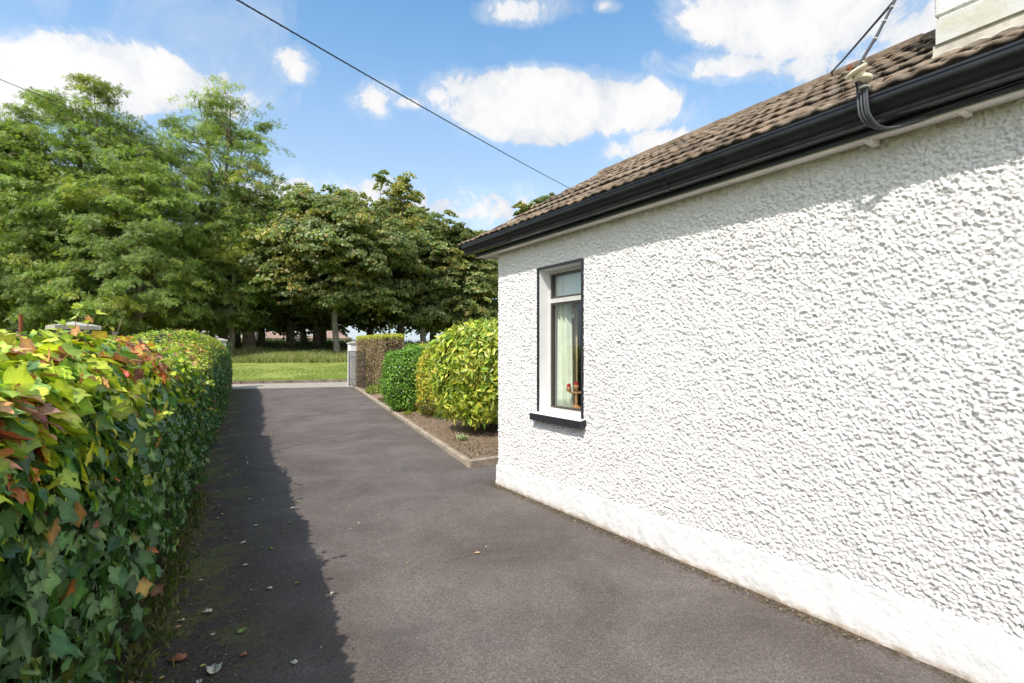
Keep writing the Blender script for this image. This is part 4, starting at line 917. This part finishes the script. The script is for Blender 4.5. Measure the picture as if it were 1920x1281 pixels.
box_hedge('lane_hedge', 7.1, 20, 19.2, 20.3, 1.72, 30000, .07, lambda P, H, r: pal(len(P), [(.05, .085, .025), (.08, .11, .035), (.11, .10, .05)], [3, 2, 1], r), 'low dark green hedge along the lane right of the brown hedge', 312, (0, 0))
# small bed plants
gp, _ = Vector((5.82, 17.0, 0)), 0
blob('low_green_plant', (5.75, 16.9, .12), (.45, .5, .22), 1800, 'quad', .06, [(.15, .20, .03), (.24, .25, .05)], [2, 1], M['leaf'], 'low green plant spilling at the foot of the brown hedge beside the gate', 'plant', 321, e=2, depth=.08, core=False)
def flower_plant(px, py, rad, hgt, nfl, fcol, label, seed, leafc, n=900, cat='flowers', fl=.022, ls=.035):
    d = CH * FPX / (py - HOR); p = px_pt(px, py, d); c = (p.x, p.y, hgt * .55 + .08)
    root = blob('flowering_plant', c, (rad, rad, hgt * .55), n, 'quad', ls, leafc, [1] * len(leafc), M['leaf'], label, cat, seed, e=2, depth=rad * .5, core=False, stems=5, lowcut=.05)
    r = np.random.RandomState(seed); FP, FN = [], []
    for k in range(nfl):
        v = nrm(r.normal(size=(1, 3)))[0]; v[2] = abs(v[2]) * .8; q = np.array([rad, rad, hgt * .6]); b = np.array(c) + v * q
        for j in range(7): FP.append(b + r.normal(size=3) * fl * .3); FN.append(v + r.normal(size=3) * .8)
    FP, FN = np.array(FP), nrm(np.array(FN)); leaves('blossom', FP, FN, fl, 'quad', pal(len(FP), fcol, [1] * len(fcol), r, .1), M['leaf'], root, .8, 0, seed + 9)
    return root
flower_plant(812, 788, .34, .38, 5, [(.65, .05, .14), (.75, .12, .22)], 'small rose bush with pink flowers between the round bush and the laurel', 331, [(.10, .14, .03), (.14, .17, .05), (.20, .12, .05)], 1500, 'rose bush', .040)
flower_plant(828, 794, .16, .16, 4, [(.70, .06, .16), (.60, .03, .10)], 'low plant with bright pink blooms on the soil near the kerb', 332, [(.10, .16, .03)], 300, 'flowers', .040)
flower_plant(866, 834, .085, .08, 34, [(.75, .76, .74), (.8, .8, .8)], 'tiny white flowering plant alone on the bare soil', 333, [(.16, .26, .04), (.22, .32, .06)], 380, 'flowers', .013, .022)
flower_plant(716, 757, .11, .10, 3, [(.45, .10, .05), (.35, .10, .04)], 'small russet plant at the kerb left of the round green bush', 334, [(.20, .12, .05), (.15, .18, .04)], 240, 'plant', .03)
flower_plant(764, 783, .10, .05, 0 + 1, [(.30, .30, .05)], 'flat yellow green seedling just in front of the round bush', 335, [(.24, .28, .04)], 120, 'plant', .02)

# ------------------------------------------------------------------ gate, pillars, post
gt0, gt1 = Vector((5.90, 21.15, 0)), Vector((5.83, 18.8, 0))
ga = empty('garden_gate', gt0, label='open dark metal gate of upright bars folded back against the brown hedge', cat='gate')
mb = MB(); L = (gt1 - gt0).length; td = (gt1 - gt0).normalized(); z0, z1 = .09, 1.46
for k in range(17):
    p = gt0 + td * (.06 + (L - .12) * k / 16); mb.tube([p + Vector((0, 0, z0)), p + Vector((0, 0, z1 - .01))], .009, 6)
mb.build('bars', M['gate'], ga)
mb = MB()
for z in (z0 + .02, z0 + .26, z1 - .22, z1): mb.tube([gt0 + td * .03 + Vector((0, 0, z)), gt1 + Vector((0, 0, z))], .012, 6)
mb.build('rails', M['gate'], ga)
for p in (gt0 + td * .03, gt1): MB().tube([p + Vector((0, 0, .03)), p + Vector((0, 0, z1 + .02))], .024, 8).build('end_post', M['gate'], ga)
def pillar(name, x, y, wd, H, body, label, capw=.06, capname='cap', rot=0.0, caph=.08):
    root = empty(name, (x, y, 0), label=label, cat='gate pillar'); root.rotation_euler.z = rot
    o = MB().box(-wd / 2, wd / 2, -wd / 2, wd / 2, -.05, H, .012).build('shaft', body, None); o.parent = root
    cw = wd / 2 + capw; h2 = caph * .7
    vs = [(-cw, -cw, H + .001), (cw, -cw, H + .001), (cw, cw, H + .001), (-cw, cw, H + .001), (-cw, -cw, H + h2), (cw, -cw, H + h2), (cw, cw, H + h2), (-cw, cw, H + h2), (0, 0, H + caph * 1.5)]
    o = MB().raw(vs, [(3, 2, 1, 0), (0, 1, 5, 4), (1, 2, 6, 5), (2, 3, 7, 6), (3, 0, 4, 7), (4, 5, 8), (5, 6, 8), (6, 7, 8), (7, 4, 8)]).build('coping', M['cap'], None); o.parent = root
    return root
pillar('gate_pillar', 6.12, 21.28, .36, 1.76, M['pillar'], 'white painted gate pillar with grey cap where the open gate hangs', .035)
pillar('gate_pillar', 1.45, 23.2, .40, 1.86, M['pillar'], 'white gate pillar whose pale cap shows over the end of the ivy hedge', .05)
pp = px_pt(138, 640, 12.0)
pillar('stone_pillar', pp.x, pp.y, .66, 1.98, M['rubble'], 'broad stone pillar with a flat grey slab cap behind the ivy hedge', .09, rot=R_(20), caph=.13)
pp = px_pt(39, 640, 16.0)
rp = MB().tube([(pp.x, pp.y, 0), (pp.x, pp.y, 2.6)], .055, 10).tube([(pp.x, pp.y, 2.6), (pp.x, pp.y, 2.63)], .065, 10).tube([(pp.x, pp.y, 1.9), (pp.x, pp.y, 1.96)], .062, 10).build('metal_post', M['rust'], smooth=True)
tag(rp, 'rusty brown upright metal post behind the hedge at the far left', 'post')
dsh = px_pt(276, 640, 24)
blob('dark_shrub', (dsh.x, dsh.y, 1.0), (.75, .75, 1.05), 4500, 'quad', .11, [(.05, .10, .03), (.08, .14, .04)], [1, 1], M['leaf'], 'dark green shrub rising behind the middle of the ivy hedge', 'bush', 341, depth=.2)

# ------------------------------------------------------------------ far houses
RB = [simple('grey_brown_roof', (.24, .20, .18), .9, .2, 1.5), simple('red_roof', (.25, .165, .135), .9, .2, 1.5), simple('slate_grey_roof', (.27, .255, .25), .9, .2, 1.5)]
HW = simple('far_house_wall', (.50, .47, .43), .8, .08, 1.5); HG = simple('far_window', (.05, .06, .07), .2, .1, 3)
def far_house(px, wv, halfpx, ridge_y, eave_y, roofm, label, hip=True, rot=0.0, depth=8):
    p, d = ray_w(px, wv); hw = halfpx / FPX * d; ze = z_at(eave_y, d); zr = z_at(ridge_y, d); z0 = float(terr(wv)) - .5
    root = empty('far_bungalow', (p.x, p.y, z0), label=label, cat='house'); root.rotation_euler.z = -R_(YAW - 12) + rot
    ze -= z0; zr -= z0; D = depth / 2
    def add(mb, nm, mt, par=None, **kw): o = mb.build(nm, mt, None, **kw); o.parent = par or root; return o
    wall = MB().raw([(-hw + .4, -D, 0), (hw - .4, -D, 0), (hw - .4, D, 0), (-hw + .4, D, 0), (-hw + .4, -D, ze), (hw - .4, -D, ze), (hw - .4, D, ze), (-hw + .4, D, ze)], [(0, 1, 5, 4), (1, 2, 6, 5), (2, 3, 7, 6), (3, 0, 4, 7)])
    g_ = D if hip else .0
    if not hip: wall.raw([(-hw + .4, -D, ze), (-hw + .4, D, ze), (-hw + .4, 0, zr - .1)], [(0, 1, 2)]).raw([(hw - .4, -D, ze), (hw - .4, D, ze), (hw - .4, 0, zr - .1)], [(0, 1, 2)])
    add(wall, 'wall', HW)
    rmb = MB().raw([(-hw, -D - .4, ze - .1), (hw, -D - .4, ze - .1), (hw, D + .4, ze - .1), (-hw, D + .4, ze - .1), (-hw + g_, 0, zr), (hw - g_, 0, zr)], [(0, 1, 5, 4), (2, 3, 4, 5), (1, 2, 5), (3, 0, 4)] if hip else [(0, 1, 5, 4), (2, 3, 4, 5)])
    ro = add(rmb, 'roof', roofm)
    add(MB().box(hw * .3, hw * .3 + .9, -.4, .4, zr - .6, zr + .5), 'chimney', HW, ro)
    for x in (-.55, 0, .5):
        add(MB().box(x * hw - .7, x * hw + .7, -D - .03, -D + .01, ze - 1.7, ze - .5), 'window', HG)
far_house(15, 46, 90, 578, 623, RB[2], 'grey tiled house roof at the left edge behind the rusty post', True)
far_house(215, 60, 60, 608, 629, RB[0], 'brownish bungalow roof behind the stone pillar', True)
far_house(415, 62, 60, 600, 633, RB[0], 'grey brown roofed bungalow with a pale gable beyond the wood, above the hedge end', False)
far_house(516, 66, 32, 614, 634, RB[1], 'bungalow with a low red hipped roof seen between dark trunks', True)
far_house(575, 72, 30, 618, 630, RB[2], 'long pale walled bungalow far between the trunks', True)
far_house(622, 66, 36, 612, 634, RB[1], 'red roofed bungalow just left of the pale sycamore trunk', True)
far_house(330, 60, 40, 604, 630, RB[1], 'pinkish roofed bungalow beyond the bright ashes', True)

# ------------------------------------------------------------------ cables
def plane_line(n1, p1, n2, p2):
    d = n1.cross(n2); A_ = np.array([n1, n2, d]); b = np.array([n1.dot(p1), n2.dot(p2), 0.0]); return Vector(np.linalg.solve(A_, b)), d.normalized()
n1 = px_dir(500, 0).cross(px_dir(1080, 358)).normalized(); O = Vector((0, 0, CH))
g0 = px_pt(575, 833, CH * FPX / (833 - HOR)); g1 = px_pt(745, 795, CH * FPX / (795 - HOR)); n2 = (g1 - g0).cross(sdir).normalized()
lp, ld = plane_line(n1, O, n2, g0)
def cam_d(p): return p.x * sn + p.y * cs
def at_px(px):    # parameter of the line where it crosses image column px
    a = (px - 960) / FPX; q = Vector((cs - a * sn, -sn - a * cs, 0)); return -(lp.dot(q)) / ld.dot(q)
tA, tB = at_px(500), at_px(1080); PA, PB = lp + ld * tA, lp + ld * tB
print('cable pts', PA, cam_d(PA), PB, cam_d(PB))
def sagged(p, q, s, n=40):
    return [p.lerp(q, i / n) - Vector((0, 0, 4 * s * (i / n) * (1 - i / n))) for i in range(n + 1)]
CABLE_OK = cam_d(PA) > 1 and cam_d(PB) > 6 and PB.z < 25
if not CABLE_OK: PA, PB = px_pt(500, 0, 9.5), px_pt(1080, 358, 24)
e0 = PA - (PB - PA) * .9; e1 = PB + (PB - PA) * .05
mb = MB().tube(sagged(e0, e1, .28, 60), .013, 6)
# twisted pair look
pts = sagged(e0, e1, .28, 60); mb2 = []
fine = []
for i in range(1200):
    q = i / 1199 * 60; j = min(int(q), 59); p = Vector(pts[j]).lerp(Vector(pts[j + 1]), q - j); a_ = i * .9; fine.append(p + Vector((math.cos(a_) * .010, math.cos(a_) * -.004, math.sin(a_) * .010)))
mb.tube(fine, .008, 5, cap=False)
tag(mb.build('overhead_cable', M['cable_black'], smooth=True), 'black twisted overhead cable slanting down the open sky to behind the roof', 'cable')
pt = px_pt(1110, 365, cam_d(e1) + .4)
up = MB().tube([(pt.x, pt.y, 0), (pt.x, pt.y, pt.z)], [.16, .11], 12).tube([(pt.x - .1, pt.y, pt.z - .12), e1], .015, 6).build('utility_pole', M['bark'], smooth=True)
tag(up, 'wooden utility pole hidden behind the cottage roof', 'pole')
q0, q1 = px_pt(-60, 124, 22), px_pt(150, 204, 34)
tag(MB().tube(sagged(q0, px_pt(260, 245, 42), .15, 20), .016, 6).build('overhead_cable', M['cable_black']), 'thin overhead cable at the far left running into the ash tree', 'cable')
# bundle from the eaves insulator to the chimney
CB = Vector((chx - .008, chy - .03, 3.93)); jp = px_pt(1681, -3, 2.72)
mb = MB()
for k, o_ in enumerate(((-.006, 0), (.006, .004))):
    mb.tube([IC + Vector((o_[0], o_[1], .02)), IC.lerp(jp, .5) + Vector((o_[0] * 1.3, o_[1], -.004)), jp + Vector((o_[0], o_[1], 0)), CB + Vector((o_[0] * 1.5, 0, 0))], .0052, 6)
bd_ = mb.build('cable_bundle', M['cable_grey'], smooth=True); tag(bd_, 'pair of grey cables strapped together from the eaves insulator up to the chimney', 'cable')
for q in (.12, .42, .66, .86):
    p = IC.lerp(jp, q); dz_ = (jp - IC).normalized(); g = MB().tube([p - dz_ * .003, p + dz_ * .003], .0105, 8).build('tie', M['tie'], None); g.parent = bd_
rp_ = px_dir(1530, 166); far_ = Vector((0, 0, CH)) + rp_ * 5.6
bl = MB().tube([jp + Vector((0, 0, .0)), jp.lerp(far_, .5) - Vector((0, 0, .015)), far_, far_ + (far_ - jp) * 1.2], .0075, 6).build('drop_wire', M['cable_black'], smooth=True)
tag(bl, 'single black wire passing over the roof ridge beside the grey pair', 'cable')
# loop of cables hanging from the insulator round the gutter
lo = []
for k, (off, mtn, rd) in enumerate((((-.016), 'cable_grey', .0055), ((-.002), 'cable_black', .0050), ((.012), 'cable_grey', .0050), ((.022), 'cable_black', .0065))):
    y = IC.y - off
    pts = [IC + Vector((off, -off * .5, -.02)), (2.742, y + .006, 2.775), (2.736, y, 2.72), (2.733, y - .004, 2.66), (2.742, y - .012, 2.61), (2.775, y - .035, 2.574 - .004 * k), (2.83, y - .075, 2.558 - .002 * k), (2.862, y - .13 - .02 * k, 2.565)]
    lo.append((pts, mtn, rd))
lc = MB()
def smooth(pts, k=6):
    p = [Vector(q) for q in pts]; p = [p[0] * 2 - p[1]] + p + [p[-1] * 2 - p[-2]]; out = []
    for i in range(1, len(p) - 2):
        for j in range(k):
            t_ = j / k; out.append(.5 * (2 * p[i] + (p[i + 1] - p[i - 1]) * t_ + (2 * p[i - 1] - 5 * p[i] + 4 * p[i + 1] - p[i + 2]) * t_ ** 2 + (3 * p[i] - p[i - 1] - 3 * p[i + 1] + p[i + 2]) * t_ ** 3))
    return out + [p[-2]]
for pts, mtn, rd in lo: lc.tube(smooth(pts), rd, 7)
y = IC.y
lc.tube([(2.862, y - .15, 2.565), (2.860, y - .22, 2.578), (2.861, y - .5, 2.590), (2.861, y - 1.2, 2.590), (2.861, YB, 2.588)], .0035, 6)
o = lc.build('service_cables', M['cable_grey'], smooth=True); tag(o, 'dark cables looping from the insulator down round the black gutter', 'cable')
g = MB().tube([(2.737, IC.y - .012, 2.748), (2.737, IC.y - .012, 2.756)], .020, 8).build('tie', M['tie'], None); g.parent = o

# ------------------------------------------------------------------ leaves and bits on the tarmac
r = np.random.RandomState(90); LVv, LFf = LEAF('ivy')
cl = {'tan': (.42, .27, .15), 'pale': (.55, .50, .40), 'green': (.16, .22, .05), 'rust': (.30, .12, .06), 'yellow': (.42, .36, .10)}
lm = {k: simple('fallen_leaf_' + k, c, .7, .2, 60) for k, c in cl.items()}
def fallen(px, py, size, ck, label, group, curl=.5):
    d = CH * FPX / (py - HOR); p = px_pt(px, py, d)
    v = LVv.copy(); v[:, 0] *= .8; v[:, 2] += curl * v[:, 0] ** 2 * 1.6 + .2 * curl * (v[:, 1] - .4) ** 2; v[:, 2] -= v[:, 2].min() - .03; a_ = r.rand() * 6.28
    R2 = np.array([[math.cos(a_), -math.sin(a_), 0], [math.sin(a_), math.cos(a_), 0], [0, 0, 1]]); v = (v * size) @ R2.T; 
    me = npmesh('fallen_leaf', v, LFf); o = link('fallen_leaf', me, lm[ck]); o.location = (p.x, p.y, .010); s = o.modifiers.new('t', 'SOLIDIFY'); s.thickness = .0006
    return tag(o, label, 'leaf', group)
fallen(899, 1040, .045, 'tan', 'single tan leaf lying on the sunlit middle of the driveway', None)
fallen(343, 1243, .085, 'rust', 'large curled brown leaf in the shade near the hedge foot', None, .8)
fallen(401, 1270, .085, 'pale', 'pale upright curled leaf at the bottom edge of the driveway shade', None, 1.1)
fallen(450, 1192, .060, 'green', 'fresh green leaf lying on the shaded tarmac', None)
fallen(395, 1152, .055, 'pale', 'pale leaf with a rolled edge on the shaded tarmac, above the large brown one', None, 1.0)
fallen(718, 968, .030, 'rust', 'small orange leaf on the sunlit tarmac left of the tan leaf', None)
fallen(905, 940, .02, 'yellow', 'tiny yellow leaf on the sunlit tarmac nearest the flower bed corner', None)
for k in range(130):
    y = 2.3 + 17 * r.rand() ** 1.6; x = hedge_x(y) + .06 + abs(r.normal()) * .38; u_ = x * cs - y * sn; d = x * sn + y * cs
    fallen(960 + FPX * u_ / d, HOR + FPX * CH / d, .018 + .024 * r.rand(), list(cl)[r.choice(5, p=[.3, .22, .13, .22, .13])], 'small dry leaf scattered on the shaded tarmac near the hedge', 'small leaves fallen along the hedge', .7)
for k in range(34):
    y = 3.0 + 17 * r.rand() ** 1.2; x = hedge_x(y) + 1.0 + r.rand() * (1.9 + .09 * y); u_ = x * cs - y * sn; d = x * sn + y * cs
    if x > 2.9 + max(0, y - 5.8) * .19: continue
    fallen(960 + FPX * u_ / d, HOR + FPX * CH / d, .010 + .014 * r.rand(), list(cl)[r.choice(5, p=[.2, .55, .05, .1, .1])], 'tiny pale leaf fragment scattered on the open sunlit tarmac', 'tiny leaf fragments on the open driveway', .7)
# crumbs, needles and moss crumbs too small to count
n = 9000; k = r.rand(n); y = np.where(k < .62, 2 + 18 * r.rand(n) ** 1.7, np.where(k < .85, 1.2 + 3.7 * r.rand(n), 5.7 + 14 * r.rand(n)))
x = np.where(k < .62, hedge_x(y) + np.abs(r.normal(size=n)) * .30, np.where(k < .85, 2.965 - np.abs(r.normal(size=n)) * .045, 3.08 + (y - 5.8) * .1908 - np.abs(r.normal(size=n)) * .06))
P = np.stack([x, y, np.full(n, .012)], 1)
leaves('leaf_litter', P, np.tile([0., 0, 1], (n, 1)), .006 + .012 * r.rand(n) ** 2, 'tri', pal(n, [(.20, .13, .08), (.10, .07, .04), (.35, .28, .19), (.12, .12, .03)], [3, 3, 1.2, 1.5], r), M['leaf'], None, .35, 0, 92, kind='stuff')
# crumbs of soil and grit on the bed
n = 5000; y = 5.9 + 6 * r.rand(n) ** 1.5; x = 3.2 + (y - 5.8) * .19 + r.rand(n) * 1.8; P = np.stack([x, y, np.full(n, .10)], 1)
leaves('soil_crumbs', P, np.tile([0., 0, 1], (n, 1)), .012 + .03 * r.rand(n) ** 3, 'quad', pal(n, [(.12, .08, .05), (.20, .145, .095), (.30, .23, .15)], [3, 3, .4], r), M['leaf'], None, .9, 0, 94, kind='stuff')
# grassy weeds at the hedge foot
n = 1500; y = 1.2 + 5 * r.rand(n); x = hedge_x(y) + .02 + .05 * r.normal(size=n); P = np.stack([x, y, np.full(n, .02)], 1)
leaves('weeds', P, nrm(np.stack([r.normal(size=n), r.normal(size=n), .2 * np.ones(n)], 1)), .03 + .035 * r.rand(n), 'lance', pal(n, [(.08, .11, .03), (.14, .15, .05), (.20, .16, .09)], [3, 2, 1], r), M['leaf'], None, .2, -.8, 96, kind='stuff')
